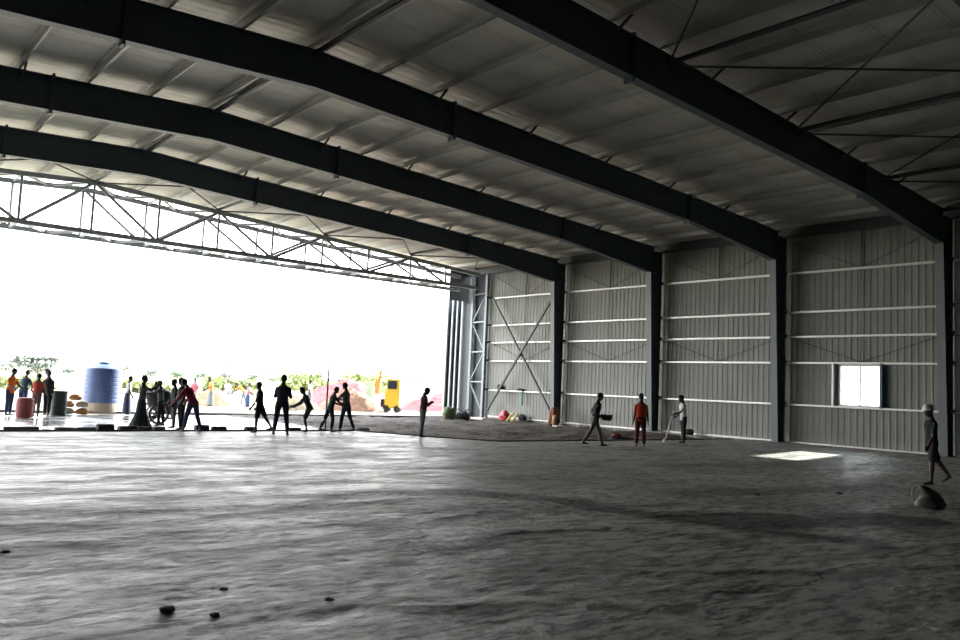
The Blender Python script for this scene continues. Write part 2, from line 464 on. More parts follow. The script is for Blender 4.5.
# portal frames: column and rafter
def frame(y, i, vis):
    cx = 31.1
    where = ['nearest the camera, at the right edge of the photo','between the windowed bay and the bay left of it','second from the far corner of the hall','closest to the far corner, right of the X brace'][i] if vis else 'out of view beside the camera'
    rwhere = ['nearest the camera, running to the upper right','second nearest, from the top left to the wall','third from the camera','farthest from the camera, beside the door truss'][i] if vis else 'out of view above the camera'
    for side in (1, -1):
        X = lambda x: x if side == 1 else 2*XR-x
        c = thing('steel_column', (X(cx), y, 0),
                  (f'dark tapered steel wall column {where}' if side == 1 else f'dark steel column of the unseen left side, row {i+1}' if vis else f'dark steel column {"right" if side==1 else "left"} of the hall behind the view, row {i+1}'), 'column',
                  'columns along the side wall' if side == 1 else 'columns of the left side')
        b0, b1 = (X(30.86),0.02),(X(30.50),7.5)
        m = MB(); m.prism([(X(30.86),.02),(X(31.30),.02),(X(31.30),8.5),(X(30.50),8.5),(X(30.50),7.5)], y-.008, y+.008); m.build('web', STEEL, c)
        m = MB(); a = V((X(30.85),y,.02)); b = V((X(30.49),y,7.5)); m.bar(a,b,.28,.022,up=(1,0,0)); m.build('inner_flange', mat('lit_flange_steel',(.14,.16,.17),.5,0,.1,2), c)  # inner flange lighter than the web: light from the opening put into its colour
        m = MB(); m.span((X(31.30),y-.14,.02),(X(31.32),y+.14,8.5)); m.build('outer_flange', STEEL, c)
        m = MB(); m.span((X(30.78),y-.2,0),(X(31.4),y+.2,.03)); m.build('base_plate', STEEL, c)
        if side == 1:
            m = MB(); m.span((X(30.55),y-.14,8.42),(X(31.3),y+.14,8.44)); m.span((X(30.5),y-.14,7.46),(X(31.3),y+.14,7.48)); m.build('stiffener', STEEL, c)
    r = thing('roof_rafter', (XR, y, 8.87), f'dark tapered steel roof beam {rwhere}', 'roof beam', 'roof beams across the hall')
    N = 40; xs = [XLW+.7+(XW-XLW-1.4)*k/N for k in range(N+1)]
    xs = sorted(set(xs+[XR, XR+15.4, XR-15.4]))
    m = MB()
    for a, b in zip(xs[:-1], xs[1:]): m.add([(a,y,zbot(a)),(b,y,zbot(b)),(b,y,ztop(b)),(a,y,ztop(a))],[(0,1,2,3)]); m.add([(a,y+.01,zbot(a)),(b,y+.01,zbot(b)),(b,y+.01,ztop(b)),(a,y+.01,ztop(a))],[(3,2,1,0)])
    m.build('web', STEEL, r)
    for nm, zf, o in (('bottom_flange', zbot, -.01), ('top_flange', ztop, -.01)):
        m = MB()
        for a, b in zip(xs[:-1], xs[1:]): m.bar((a-.004,y,zf(a)+o),(b+.004,y,zf(b)+o),.27,.02)
        m.build(nm, STEEL, r)
    for x in (24.62, 13.61, 4.74, 2*XR-24.62):
        m = MB(); m.span((x-.03,y-.14,zbot(x)-.12),(x+.03,y+.14,ztop(x)+.07))
        for zz in [zbot(x)-.06]+[zbot(x)+.1+.17*q for q in range(5)]:
            for yy in (-.08,.08): m.tube((x-.055,y+yy,zz),(x+.055,y+yy,zz),.014,n=6)
        m.build('splice_plate', STEEL, r)
    return r
PX = [XR+.22+1.7*k for k in range(13)]
PXL = [2*XR-x for x in PX]
allr = []
for i, y in enumerate(ALLF):
    vis = i >= 4
    r = frame(y, i-4 if vis else i, vis)
    if not vis: r['label'] = f'dark steel roof beam out of view, {ORD[i]} from the back wall'; 
    # fly braces from bottom flange up to purlins on the side of the opening and of the camera
    for k, x in enumerate(PX+PXL):
        if (k % 2 == 0) and 2 < abs(x-XR) < 20.5:
            for s in (1,-1):
                m = MB(); m.bar((x+.1,y+s*.03,ztop(x)-.3),(x+.1,y+s*.62,ztop(x)+.07),.05,.05)
                m.build('fly_brace', ROD, r)
    allr.append(r)

# purlins
def zsec(m, x, y0, y1, z0, h=.2, fl=.065, t=.012, s=1):
    m.span((x-t/2,y0,z0),(x+t/2,y1,z0+h)); m.span((x,y0,z0),(x-s*fl,y1,z0+t)); m.span((x,y0,z0+h-t),(x+s*fl,y1,z0+h)); m.span((x-s*fl,y0,z0),(x-s*fl+s*t,y1,z0+.03))
for k, x in enumerate(PX):
    m = MB(); zsec(m, x, -17.9, 39.1, ztop(x)+.005)
    n = 13-k
    tag(m.build('roof_purlin', PURL, loc=(x,0,ztop(x))), f'long zinc roof purlin on the slope above the side wall, {ORD[n-1]} up from the eave', 'purlin', 'roof purlins')
for k, x in enumerate(PXL):
    m = MB(); zsec(m, x, -17.9, 39.1, ztop(x)+.005, s=-1)
    tag(m.build('roof_purlin', PURL, loc=(x,0,ztop(x))), f'long zinc roof purlin on the far left roof slope, {ORD[k]} down from the ridge', 'purlin', 'roof purlins')
# ridge tube
BAYS = [(FY[0]-6.38,FY[0]),(FY[0],FY[1]),(FY[1],FY[2]),(FY[2],FY[3]),(FY[3],YH)]
BN = ['in the bay nearest the camera','in the second bay from the camera','in the middle bay','in the fourth bay from the camera','in the bay beside the door truss']
for (a,b), nm in zip(BAYS, BN):
    m = MB(); m.tube((XR,a+.02,ztop(XR)-.07),(XR,b-(.12 if b>36 else .02),ztop(XR)-.07),.06,n=10)
    tag(m.build('ridge_tube', ROD, loc=(XR,a,ztop(XR)-.07)), f'dark round tie tube along the roof ridge {nm}', 'tie tube', 'ridge tie tubes')
# struts and crossed rods in the two braced roof bays
NODES = [XR, 15.0, 20.6, 25.9, 30.3]
def zn(x): return ztop(x)-.12
for (ya, yb, where, nod) in ((FY[0]-6.38, FY[0], 'at the upper right near the camera', NODES), (FY[3], YH, 'beside the door truss', [XR, 14.6, 20.2, 25.6, 30.2])):
    for q, x in enumerate(nod[1:]):
        m = MB(); m.tube((x,ya+.02,zn(x)),(x,yb-.02,zn(x)),.065,n=10)
        tag(m.build('roof_strut', ROD, loc=(x,ya,zn(x))), f'dark round roof strut {where}, {ORD[q]} from the ridge', 'roof strut', 'roof struts')
    nn = [nod[0]-5.5]+nod if ya > 20 else nod
    for q, (xa, xb) in enumerate(zip(nn[:-1], nn[1:])):
        for s in (0,1):
            p, r_ = (xa, xb) if s == 0 else (xb, xa)
            m = MB(); m.tube((p,ya,zn(p)-.02-.05*s),(r_,yb,zn(r_)-.02-.05*s),.027 if ya<20 else .035,n=8)
            tag(m.build('roof_brace_rod', ROD, loc=(p,ya,zn(p))), f'dark diagonal roof rod {"near the camera" if ya<20 else "beside the door truss"}, {ORD[q]} panel from left, {"falling" if s else "rising"} rightward', 'brace rod', 'crossed roof brace rods')

# wall girts, one per bay and row
GZ = [1.54, 3.25, 4.315, 5.325, 6.955]
GN = ['lowest','second lowest','middle','second highest','highest']
GB = [(-1.2,5.15,'beside the camera, out of view'),(5.15,FY[0],'right of the nearest column'),(FY[0],FY[1],'in the bay with the window'),(FY[1],FY[2],'in the bay left of the window'),(FY[2],FY[3],'in the bay behind the basin carrier'),(FY[3],36.75,'in the corner bay with the X brace')]
XG = XW-.21
for (a, b, bn) in GB:
    for z, zn_ in zip(GZ, GN):
        m = MB()
        m.span((XG,a+.16,z-.035),(XG+.012,b-.16,z+.035)); m.span((XG,a+.16,z+.025),(XW-.04,b-.16,z+.035)); m.span((XW-.05,a+.16,z-.035),(XW-.04,b-.16,z+.035))
        gt = thing('wall_girt', (XG,a+.16,z), f'{zn_} bright galvanised wall girt {bn}', 'girt', 'wall girts')
        m.build('channel', GALV, gt)
        for c_ in ((b-.17,b-.15),(a+.15,a+.17)):
            m = MB(); m.span((30.98,c_[0],z-.03),(XG+.1,c_[1],z+.09)); m.build('cleat', STEEL, gt)
    # sag rods
    if b > FY[0]:
        mid = (a+b)/2
        sr = thing('sag_rods', (XG+.1,mid,3.25), f'thin sag rods in two V shapes {bn}', 'sag rods', 'wall sag rods')
        m = MB(); m.tube((XG+.12,a+.2,4.31),(XG+.12,mid,3.30),.012,n=6); m.tube((XG+.12,b-.2,4.31),(XG+.12,mid,3.30),.012,n=6); m.build('lower_rods', ROD, sr)
        m = MB(); m.tube((XG+.12,a+.2,8.3),(XG+.12,mid,7.0),.012,n=6); m.tube((XG+.12,b-.2,8.3),(XG+.12,mid,7.0),.012,n=6); m.build('upper_rods', ROD, sr)
        m = MB()
        for z0, z1 in zip([3.25]+GZ[2:], GZ[2:]+[8.5]): m.tube((XG+.12,mid,z0+.04),(XG+.12,mid,z1-.04),.014 if z0<6 else .03,n=6)
        m.build('tie_rod', ROD, sr)
    m = MB(); m.span((XW-.12,a+.15,-.02),(XW-.05,b-.15,.05)); tag(m.build('base_angle', GALV, loc=(XW-.1,a,0)), f'pale wall foot angle {bn}', 'base angle', 'wall base angles')
# X brace in corner bay
XB = 31.12
m = MB(); m.bar((XB,36.2,6.9),(XB,30.95,.35),.1,.1,up=(1,0,0)); tag(m.build('wall_brace', ROD, loc=(XB,33.6,0)), 'dark wall brace in the corner bay falling from upper left to lower right', 'wall brace', 'crossed wall braces')
m = MB(); m.bar((XB-.11,30.95,6.9),(XB-.11,36.2,.35),.11,.1,up=(1,0,0)); tag(m.build('wall_brace', ROD, loc=(XB-.11,33.6,0)), 'dark wall brace in the corner bay rising from lower left to upper right', 'wall brace', 'crossed wall braces')

# door truss: a box truss over the opening
T = thing('door_truss', (XR,YH,7.4), 'long grey lattice box truss across the top of the hall opening', 'truss')
def zt(x): return 9.62-.062*abs(x-9.16)
ZB = 7.49
NX = [9.16+2.745*k for k in range(-7,7)]+[28.1]
XL_, XR_ = NX[0], 30.6
for y, z2 in ((YH,0),(YO,-.02)):
    m = MB(); m.bar((XL_,y,ZB),(XR_,y,ZB),.18,.19); m.build('bottom_chord', STEELB, T)
    m = MB()
    m.bar((XL_,y,zt(XL_)),(9.16,y,zt(9.16)),.18,.2); m.bar((9.16,y,zt(9.16)),(XR_,y,zt(XR_)),.18,.2); m.build('top_chord', STEELB, T)
    for k, x in enumerate(NX):
        m = MB(); m.tube((x,y,ZB+.06),(x,y,zt(x)-.06),.06,n=8); m.build('vertical', STEELB, T)
    for k, (a, b) in enumerate(zip(NX[:-1], NX[1:])):
        m = MB()
        up = k % 2 == 0      # bottom at even index
        m.tube((a,y,ZB if up else zt(a)),(b,y,zt(b) if up else ZB),.07,n=8); m.build('diagonal', STEELB, T)
for k, x in enumerate(NX):
    for zz in (ZB, zt(x)):
        m = MB(); m.bar((x,YH,zz),(x,YO,zz),.08,.08); m.build('cross_tie', STEELB, T)
for k, (a, b) in enumerate(zip(NX[:-1], NX[1:])):
    h = (a+b)/2
    for zf in (lambda x: ZB, zt):
        for (p, q) in ((a,h),(h,b)):
            ya, yb = (YH,YO) if p == a else (YO,YH)
            m = MB(); m.bar((p,ya,zf(p)),(q,yb,zf(q)),.09,.09); m.build('lacing', STEELB, T)

# corner tower beside the opening
tw = thing('lattice_tower', (31.5,37.8,ZD), 'tall grey lattice tower carrying the end of the door truss', 'tower')
P1, P2 = (31.72,38.75), (31.32,36.98)
for (x,y) in (P1,P2):
    m = MB(); m.span((x-.09,y-.09,ZD),(x+.09,y+.09,8.4)); m.build('post', POSTG, tw)
zz = [.2,2.0,3.8,5.6,7.3]
for k,(a,b) in enumerate(zip(zz[:-1], zz[1:])):
    m = MB(); p, q = (P1,P2) if k%2 else (P2,P1); m.bar((p[0],p[1],a),(q[0],q[1],b),.07,.07); m.build('diagonal', POSTG, tw)
    m = MB(); m.bar((P1[0],P1[1],b),(P2[0],P2[1],b),.07,.07); m.build('strut', POSTG, tw)
m = MB(); m.span((31.95,36.9,ZD),(32.0,39.0,8.5)); m.build('side_sheet', LEAFD, tw)
# dark cover board above the leaves
m = MB(); m.span((30.2,39.2,6.9),(33,39.26,8.78)); m.span((31.9,36.9,8.5),(31.96,39.2,8.78)); m.build('head_panel', LEAFD, tw)
# parked door leaves
for k, (y, xe) in enumerate(((39.4,31.38),(39.85,31.36),(40.3,31.34),(40.75,31.3))):
    d = thing('sliding_door_leaf', (xe,y,ZD), f'tall dark sliding door leaf parked beside the opening, {["nearest","second nearest","third nearest","farthest"][k]} of four', 'door leaf', 'parked sliding door leaves')
    m = MB(); m.span((xe+.1,y-.03,ZD+.02),(xe+5,y+.03,7.1)); m.build('sheeting', LEAFD, d)
    m = MB(); m.span((xe,y-.06,ZD+.02),(xe+.1,y+.06,7.1)); m.build('edge_post', mat('leaf_post',(.30,.33,.35),.5), d)
    m = MB(); m.span((xe+.1,y-.06,7.0),(xe+5,y+.06,7.12)); m.build('top_rail', LEAFD, d)

# ------------------------------------------------------------------ people
def evaluated(m, mats, name, parent, voxel, smooth=3):
    ob = m.build(name, mats, None)
    md = ob.modifiers.new('r','REMESH'); md.mode = 'VOXEL'; md.voxel_size = voxel
    sm = ob.modifiers.new('s','SMOOTH'); sm.iterations = smooth; sm.factor = .5
    bpy.context.view_layer.update()
    dg = bpy.context.evaluated_depsgraph_get()
    me = bpy.data.meshes.new_from_object(ob.evaluated_get(dg))
    old = ob.data; ob.modifiers.clear(); ob.data = me; bpy.data.meshes.remove(old)
    me.materials.clear()
    for q in (mats if isinstance(mats,(list,tuple)) else [mats]): me.materials.append(q)
    for p in me.polygons: p.use_smooth = True
    o = V(parent.location) if parent is not None else V((0,0,0))
    me.transform(Matrix.Translation(-o))
    if parent is not None: ob.parent = parent
    return ob
def append_mesh(me, m, off, mi):
    """join extra geometry to an existing mesh"""
    vs = [tuple(v.co) for v in me.vertices]; fs = [tuple(p.vertices) for p in me.polygons]; mis = [0]*len(fs)
    o = len(vs); vs += [tuple(V(v)-off) for v in m.v]; fs += [tuple(i+o for i in f) for f in m.f]; mis += [mi+q for q in m.mi]
    mats = list(me.materials)
    new = bpy.data.meshes.new(me.name); new.from_pydata(vs, [], fs)
    for q in mats: new.materials.append(q)
    for p, i in zip(new.polygons, mis): p.material_index = i; p.use_smooth = True
    return new

SKIN = mat('dark_skin', (.060,.036,.026), .55, 0, .1, 8)
EYE = mat('eye_white', (.6,.6,.58), .3)
HAIR = mat('black_hair', (.012,.010,.010), .85, 0, .2, 30, .5)
def cloth(name, c): return mat('cloth_'+name, c, .85, 0, .14, 7, .35, .2)
BLACKC = cloth('black', (.022,.024,.028)); NAVY = cloth('navy', (.030,.04,.065)); RED = cloth('red', (.42,.045,.04))
ORNG = cloth('orange_red', (.50,.06,.035)); MAROON = cloth('maroon', (.13,.022,.028)); WHITEC = cloth('white', (.55,.56,.57))
KHAKI = cloth('khaki', (.15,.145,.115)); JEANS = cloth('jeans', (.05,.08,.16)); GREENC = cloth('dark_green', (.03,.06,.045))
GREYC = cloth('grey', (.15,.16,.17)); PINK = cloth('pink', (.60,.16,.22)); ORANGE = cloth('bright_orange', (.75,.22,.05)); TEAL = cloth('teal', (.05,.10,.11))
SHOE = mat('shoe_rubber', (.02,.02,.02), .6)

def person(pos, ang, label, H=1.72, lean=4, legs=((0,3),(0,3)), arms=((5,6,10),(5,6,10)), head=0, spread=.09, turn=0,
           top=BLACKC, bottom=BLACKC, sleeve='short', leg='long', skirt=None, hat=None, fine=True, hair=True, zbase=0., group=None, woman=False):
    s = H/1.75
    F = V((math.cos(ang), math.sin(ang), 0)); S = V((-math.sin(ang), math.cos(ang), 0)); U = V((0,0,1))
    pos = V((pos[0], pos[1], zbase))
    def W(f, sd, z): return F*f*s + S*sd*s + U*z*s
    # legs from the hip
    hips = []; low = 9
    for (th, kn), sg in zip(legs, (1,-1)):
        t = math.radians(th); k = math.radians(th-kn)
        hp = (0, sg*.09, 0); kp = (.43*math.sin(t), sg*(.09+(spread-.09)*.5), -.43*math.cos(t))
        ap = (kp[0]+.41*math.sin(k), sg*spread, kp[2]-.41*math.cos(k))
        low = min(low, ap[2]); hips.append((hp, kp, ap, k))
    hz = .085-low
    base = pos + U*hz*s
    l = math.radians(lean); up = F*math.sin(l)+U*math.cos(l); fw = F*math.cos(l)-U*math.sin(l)
    tr = math.radians(turn); S2 = (S*math.cos(tr)+F*math.sin(tr)).normalized()
    def T_(h, f=0, sd=0): return base + (up*h + fw*f + S2*sd)*s
    def J(p): return base + W(*p)
    root = thing('person', pos, label, 'person', group)
    wf = .92 if woman else 1.
    # --- body
    b = MB()
    hs = [-.10,-.03,.05,.17,.28,.38,.45,.50,.55,.61]
    rx = [.09,.155,.16,.14,.15,.17,.16,.105,.066,.060]; ry = [.07,.105,.11,.095,.10,.115,.10,.075,.062,.055]
    fo = [0,-.005,0,.01,.01,.01,.0,-.01,-.005,.005]
    rx = [r*wf*s for r in rx]; ry = [r*s for r in ry]
    b.loft([T_(h,f) for h,f in zip(hs,fo)], rx, ry, side=S2, n=16)
    hl = math.radians(lean*.6+head); hu = F*math.sin(hl)+U*math.cos(hl); hf = F*math.cos(hl)-U*math.sin(hl)
    neck = T_(.55); hc = neck + hu*(.142*s) + hf*.022*s
    R = Matrix((hf, S, hu)).transposed()
    b.loft([neck-hu*.02*s, hc], [.056*s,.052*s], n=10)
    b.ell(hc+hu*.022*s, (.104*s,.082*s,.106*s), R); b.ell(hc-hu*.04*s+hf*.022*s, (.075*s,.062*s,.08*s), R)
    b.ell(hc+hf*.098*s-hu*.02*s, (.018*s,.015*s,.022*s), R, 8, 6)           # nose
    b.ell(hc+hf*.085*s-hu*.065*s, (.018*s,.028*s,.010*s), R, 8, 6)          # lips
    for sg in (1,-1): b.ell(hc+S*sg*.078*s-hu*.01*s, (.02*s,.012*s,.03*s), R, 8, 6)
    for (hp,kp,ap,k) in hips:
        H0, K, A = J(hp), J(kp), J(ap)
        b.loft([H0+U*.03*s, H0.lerp(K,.35), K, K.lerp(A,.3), K.lerp(A,.7), A], [r*s for r in (.085,.08,.055,.058,.042,.036)], n=12)
        ft = F if k > -.6 else (F*.85+U*-.5).normalized()
        b.loft([A-ft*.05*s-U*.045*s, A+ft*.02*s-U*.035*s, A+ft*.11*s-U*.055*s, A+ft*.18*s-U*.062*s], [.038*s,.042*s,.045*s,.034*s], [.032*s,.045*s,.028*s,.018*s], side=S, n=10)
    hands = []
    elb = []
    for ar, sg in zip(arms, (1,-1)):
        sw, ab, el = ar[:3]; inn = ar[3] if len(ar) > 3 else 0
        sh = T_(.425, 0, sg*.162*wf)
        a = math.radians(sw); o = math.radians(ab)
        d = (F*math.sin(a)*math.cos(o) - U*math.cos(a)*math.cos(o) + S*sg*math.sin(o)).normalized()
        E_ = sh + d*.29*s
        a2 = math.radians(sw+el); i2 = math.radians(ab-inn)
        d2 = (F*math.sin(a2)*math.cos(i2) - U*math.cos(a2)*math.cos(i2) + S*sg*math.sin(i2)).normalized()
        Wr = E_ + d2*.25*s
        b.loft([sh-d*.01*s, sh.lerp(E_,.3), E_, E_.lerp(Wr,.3), Wr], [r*s for r in (.058,.052,.043,.043,.029)], n=10)
        b.loft([Wr-d2*.01*s, Wr+d2*.02*s], [.026*s,.024*s], n=8)
        hands.append((Wr, d2, sg)); elb.append((sh, E_, Wr))
    off = V(root.location)
    body = evaluated(b, [SKIN, EYE], 'body', root, (.014 if fine else .022)*s, 2)
    x = MB()
    for Wr, d2, sg in hands:
        sd = S if abs(d2.dot(S)) < .8 else F
        wdir = (F - d2*F.dot(d2)).normalized() if abs(d2.dot(F)) < .8 else (U - d2*U.dot(d2)).normalized()
        nrm = d2.cross(wdir).normalized()*(-sg)
        x.loft([Wr-d2*.01*s, Wr+d2*.03*s, Wr+d2*.085*s], [.027*s,.04*s,.042*s], [.022*s,.017*s,.014*s], side=wdir, n=10)
        for q, L in enumerate((.068,.078,.072,.056)):
            p0 = Wr + d2*.075*s + wdir*(.032-.021*q)*s
            p1 = p0 + (d2*.92+nrm*.35).normalized()*L*.5*s; p2 = p1 + (d2*.6+nrm*.8).normalized()*L*.5*s
            x.loft([p0,p1,p2],[.0098*s,.009*s,.007*s], n=6)
        p0 = Wr+d2*.025*s+wdir*.03*s; p1 = p0+(wdir*.8+d2*.7+nrm*.2).normalized()*.04*s; p2 = p1+(d2*.95+nrm*.3+wdir*.1).normalized()*.032*s
        x.loft([p0,p1,p2],[.013*s,.0105*s,.008*s], n=6)
    for sg in (1,-1): x.ell(hc+hf*.084*s+S*sg*.032*s+hu*.008*s, (.012*s,.014*s,.009*s), R, 8, 6, mi=1)
    old = body.data; body.data = append_mesh(old, x, off, 0); bpy.data.meshes.remove(old)
    # --- clothes
    if top:
        c = MB(); e = .016*s
        hem = -.10 if not woman else -.02
        hh = [hem,-.03,.05,.17,.28,.38,.45,.49,.52]
        rr = [.168,.174,.17,.162,.168,.182,.172,.125,.082]; rq = [.122,.125,.122,.11,.115,.128,.112,.088,.075]
        c.loft([T_(h, .005) for h in hh], [r*wf*s+.002 for r in rr], [r*s for r in rq], side=S2, n=16)
        for sh, E_, Wr in elb:
            d = (E_-sh).normalized()
            if sleeve == 'short': c.loft([sh-d*.015*s, sh.lerp(E_,.4), sh.lerp(E_,.8)], [.054*s,.058*s,.057*s], n=10)
            elif sleeve == 'long': c.loft([sh-d*.015*s, sh.lerp(E_,.4), E_, E_.lerp(Wr,.5), E_.lerp(Wr,.93)], [.066*s,.059*s,.05*s,.045*s,.037*s], n=10)
        evaluated(c, top, 'shirt', root, (.016 if fine else .024)*s, 2)
    if skirt:
        c = MB(); lo = pos+U*.06
        c.loft([T_(.08), T_(-.03), base.lerp(lo,.45), lo+F*.0], [.14*s,.175*s,.20*s,skirt*s], [.11*s,.135*s,.17*s,skirt*.8*s], side=S, n=18)
        evaluated(c, bottom, 'skirt', root, .022*s, 2)
    elif bottom:
        c = MB(); c.loft([T_(-.10), T_(-.03), T_(.04), T_(.09)], [.12*s,.168*s,.168*s,.15*s], [.10*s,.122*s,.12*s,.108*s], side=S, n=16)
        for (hp,kp,ap,k) in hips:
            H0, K, A = J(hp), J(kp), J(ap)
            if leg == 'long': c.loft([H0+U*.02*s, H0.lerp(K,.4), K, K.lerp(A,.5), K.lerp(A,.92)], [r*s for r in (.098,.092,.072,.066,.058)], n=12)
            else: c.loft([H0+U*.02*s, H0.lerp(K,.5), H0.lerp(K,.95)], [r*s for r in (.10,.10,.09)], n=12)
        evaluated(c, bottom, 'trousers' if leg == 'long' else 'shorts', root, (.016 if fine else .024)*s, 2)
    if hair and not hat:
        c = MB(); c.ell(hc+hu*.032*s-hf*.008*s, (.110*s,.090*s,.110*s), R, 14, 10)
        o = hc+hf*.03*s-hu*.005*s
        keep = [i for i, v in enumerate(c.v) if not ((V(v)-hc).dot(hf) > .045*s and (V(v)-hc).dot(hu) < .06*s)]
        ks = set(keep); c.f = [f for f in c.f if all(i in ks for i in f)]; c.mi = [0]*len(c.f)
        c.build('hair', HAIR, root, smooth=True)
    if hat is not None:
        c = MB(); n = 18; vs = []; fs = []
        prof = [(0,.125),(.05,.118),(.09,.09),(.112,.045),(.122,0),(.15,-.008),(.15,-.014),(.118,-.008)]
        for (r_, z_) in prof:
            for q in range(n):
                a = 2*PI*q/n; ex = 1.12 if math.cos(a) > .3 and r_ > .14 else 1.
                vs.append(hc+hu*(z_+.045)*s+hf*math.cos(a)*r_*ex*s*1.05+S*math.sin(a)*r_*.9*s)
        for i in range(len(prof)-1):
            for q in range(n): fs.append((i*n+q, i*n+(q+1)%n, (i+1)*n+(q+1)%n, (i+1)*n+q))
        c.add(vs, fs); c.build('hard_hat', hat, root, smooth=True)
    return root, hands, hc

def face(dx, dy): return math.atan2(dy, dx)
LEFT = face(-.768,.64); RIGHT = face(.768,-.64); AWAY = face(.64,.768); TOW = face(-.64,-.768)
HELM = mat('helmet_white', (.72,.73,.72), .3)

person((19.2,7.42), LEFT, 'person in a white hard hat, dark t-shirt and shorts striding left at the right edge', 1.73, lean=2, legs=((6,4),(-24,16)), arms=((12,6,18),(-10,8,8)), head=8,
       top=BLACKC, bottom=cloth('dark_shorts',(.05,.045,.05)), leg='short', hat=HELM)
_, hd, _ = person((24.84,18.03), LEFT+.15, 'person in a white shirt and dark trousers leaning on a pale broom by the wall', 1.74, lean=5, legs=((2,4),(-2,3)), arms=((34,6,40),(-18,16,75,10)), head=14, top=WHITEC, bottom=BLACKC, sleeve='short')
person((21.04,16.92), AWAY-.1, 'person seen from behind in an orange-red shirt and maroon trousers', 1.72, lean=2, legs=((2,2),(-3,2)), arms=((4,7,8),(3,9,12)), head=6, top=ORNG, bottom=MAROON, sleeve='short', spread=.12)
_, hb, _ = person((19.5,17.5), RIGHT+.1, 'person in dark clothes and khaki trousers walking right, carrying a basin', 1.74, lean=9, legs=((22,6),(-20,14)), arms=((-28,10,92,12),(-24,10,90,12)), head=12, top=BLACKC, bottom=KHAKI, sleeve='short')
person((15.6,21.35), RIGHT+.35, 'person alone in dark clothes with head bowed and hands folded at the chest', 1.62, lean=3, legs=((1,2),(-3,4)), arms=((12,4,115,30),(12,4,112,30)), head=26, spread=.07, top=BLACKC, bottom=GREYC, sleeve='short')
person((13.60,23.75), RIGHT+.5, 'person in a black top bending right beside a tall pole, left of a pair', 1.52, lean=14, legs=((-20,6),(12,16)), arms=((30,8,45),(40,6,40)), head=12, top=GREENC, bottom=NAVY)
_, hp_, _ = person((14.35,24.0), LEFT-.4, 'person in a pale shirt and dark trousers gripping the tall pole, right of a pair', 1.66, lean=6, legs=((14,6),(-16,10)), arms=((48,4,40,18),(40,4,52,18)), head=8, top=GREYC, bottom=NAVY)
_, hl_, _ = person((12.85,23.75), LEFT, 'person in shorts with topknot bending left over the slab edge with bare legs', 1.52, lean=26, legs=((20,34),(26,40)), arms=((40,5,22,8),(36,5,26,8)), head=6, top=NAVY, bottom=NAVY, leg='short', sleeve='none')
person((11.25,22.5), AWAY+.1, 'tall person in navy clothes standing with back to the camera and arms folded', 1.80, lean=1, legs=((3,1),(-2,1)), arms=((22,14,92,38),(22,12,92,38)), head=6, spread=.20, top=NAVY, bottom=NAVY, sleeve='long')
person((10.97,23.40), LEFT, 'slim person in a dark vest and shorts stepping left at the slab edge', 1.55, lean=4, legs=((8,6),(-26,8)), arms=((14,4,20),(10,4,16)), head=4, top=BLACKC, bottom=BLACKC, leg='short', sleeve='none')
person((9.05,23.75), face(-.5,.86), 'person in a dark red shirt and blue jeans bending forward at the slab edge', 1.66, lean=32, legs=((12,8),(-8,8)), arms=((30,14,10),(34,14,10)), head=14, spread=.22, top=cloth('crimson',(.30,.03,.06)), bottom=JEANS, sleeve='long')
person((9.72,28.4), LEFT, 'person in a grey shirt reaching an arm far to the left over the mixer', 1.55, lean=8, legs=((3,3),(-5,4)), arms=((70,4,8),(76,6,6)), head=2, top=GREYC, bottom=BLACKC, zbase=ZD)
person((9.80,27.35), LEFT+.6, 'person in a dark green shirt, middle of the group right of the mixer', 1.62, lean=3, legs=((2,2),(-2,2)), arms=((6,6,10),(10,6,20)), head=6, top=GREENC, bottom=KHAKI, zbase=ZD)
person((9.72,26.5), LEFT+.9, 'person in near black clothes standing just behind the bending red shirt', 1.68, lean=3, legs=((2,2),(-3,2)), arms=((10,6,20),(6,6,12)), head=8, top=TEAL, bottom=BLACKC, zbase=ZD)
person((8.72,27.3), RIGHT+.2, 'person in a pale shirt and wide dark skirt raising both hands to the face', 1.70, lean=2, arms=((66,8,95,14),(74,4,60,0)), head=0, top=cloth('dull_shirt',(.13,.14,.13)), bottom=cloth('skirt_dark',(.035,.05,.055)), skirt=.46, zbase=ZD, woman=True)
person((10.78,35.6), RIGHT+.4, 'person in a pale top and blue skirt just right of the blue tank', 1.62, lean=4, arms=((20,8,60),(8,6,20)), head=4, top=WHITEC, bottom=cloth('blue_skirt',(.08,.09,.16)), skirt=.24, zbase=ZD, woman=True, fine=False)
LG = None
person((6.18,34.1), RIGHT-.2, 'person in an orange shirt at the far left edge of the crowd', 1.74, lean=6, arms=((30,8,40),(20,8,50)), head=8, top=ORANGE, bottom=JEANS, zbase=ZD, fine=False)
person((6.85,35.3), AWAY, 'person in dull blue hunched between two red and orange shirts', 1.72, lean=14, arms=((20,8,30),(24,8,30)), head=10, top=TEAL, bottom=JEANS, zbase=ZD, fine=False)
person((6.88,33.15), AWAY+.2, 'person in a red shirt and grey trousers left of the one in black', 1.60, lean=5, legs=((3,2),(-3,2)), arms=((14,18,40,20),(14,18,40,20)), head=14, top=cloth('brick_red',(.50,.10,.07)), bottom=GREYC, zbase=ZD, fine=False)
person((7.52,34.45), TOW, 'person all in black facing the camera beside the dark drum', 1.70, lean=2, legs=((3,2),(-2,2)), arms=((4,7,10),(4,7,10)), head=4, top=BLACKC, bottom=BLACKC, zbase=ZD, sleeve='long', fine=False)
person((7.85,35.75), LEFT+.3, 'person in a pink-red shirt with a bent elbow behind the dark drum', 1.78, lean=8, arms=((10,20,60,30),(-20,26,70,20)), head=4, top=RED, bottom=KHAKI, zbase=ZD, fine=False)
person((17.0,44.6), TOW+.5, 'distant person in a pink shirt walking outside', 1.62, lean=6, arms=((12,8,20),(6,8,20)), top=PINK, bottom=cloth('sand',(.4,.33,.22)), skirt=.22, zbase=ZD, fine=False)
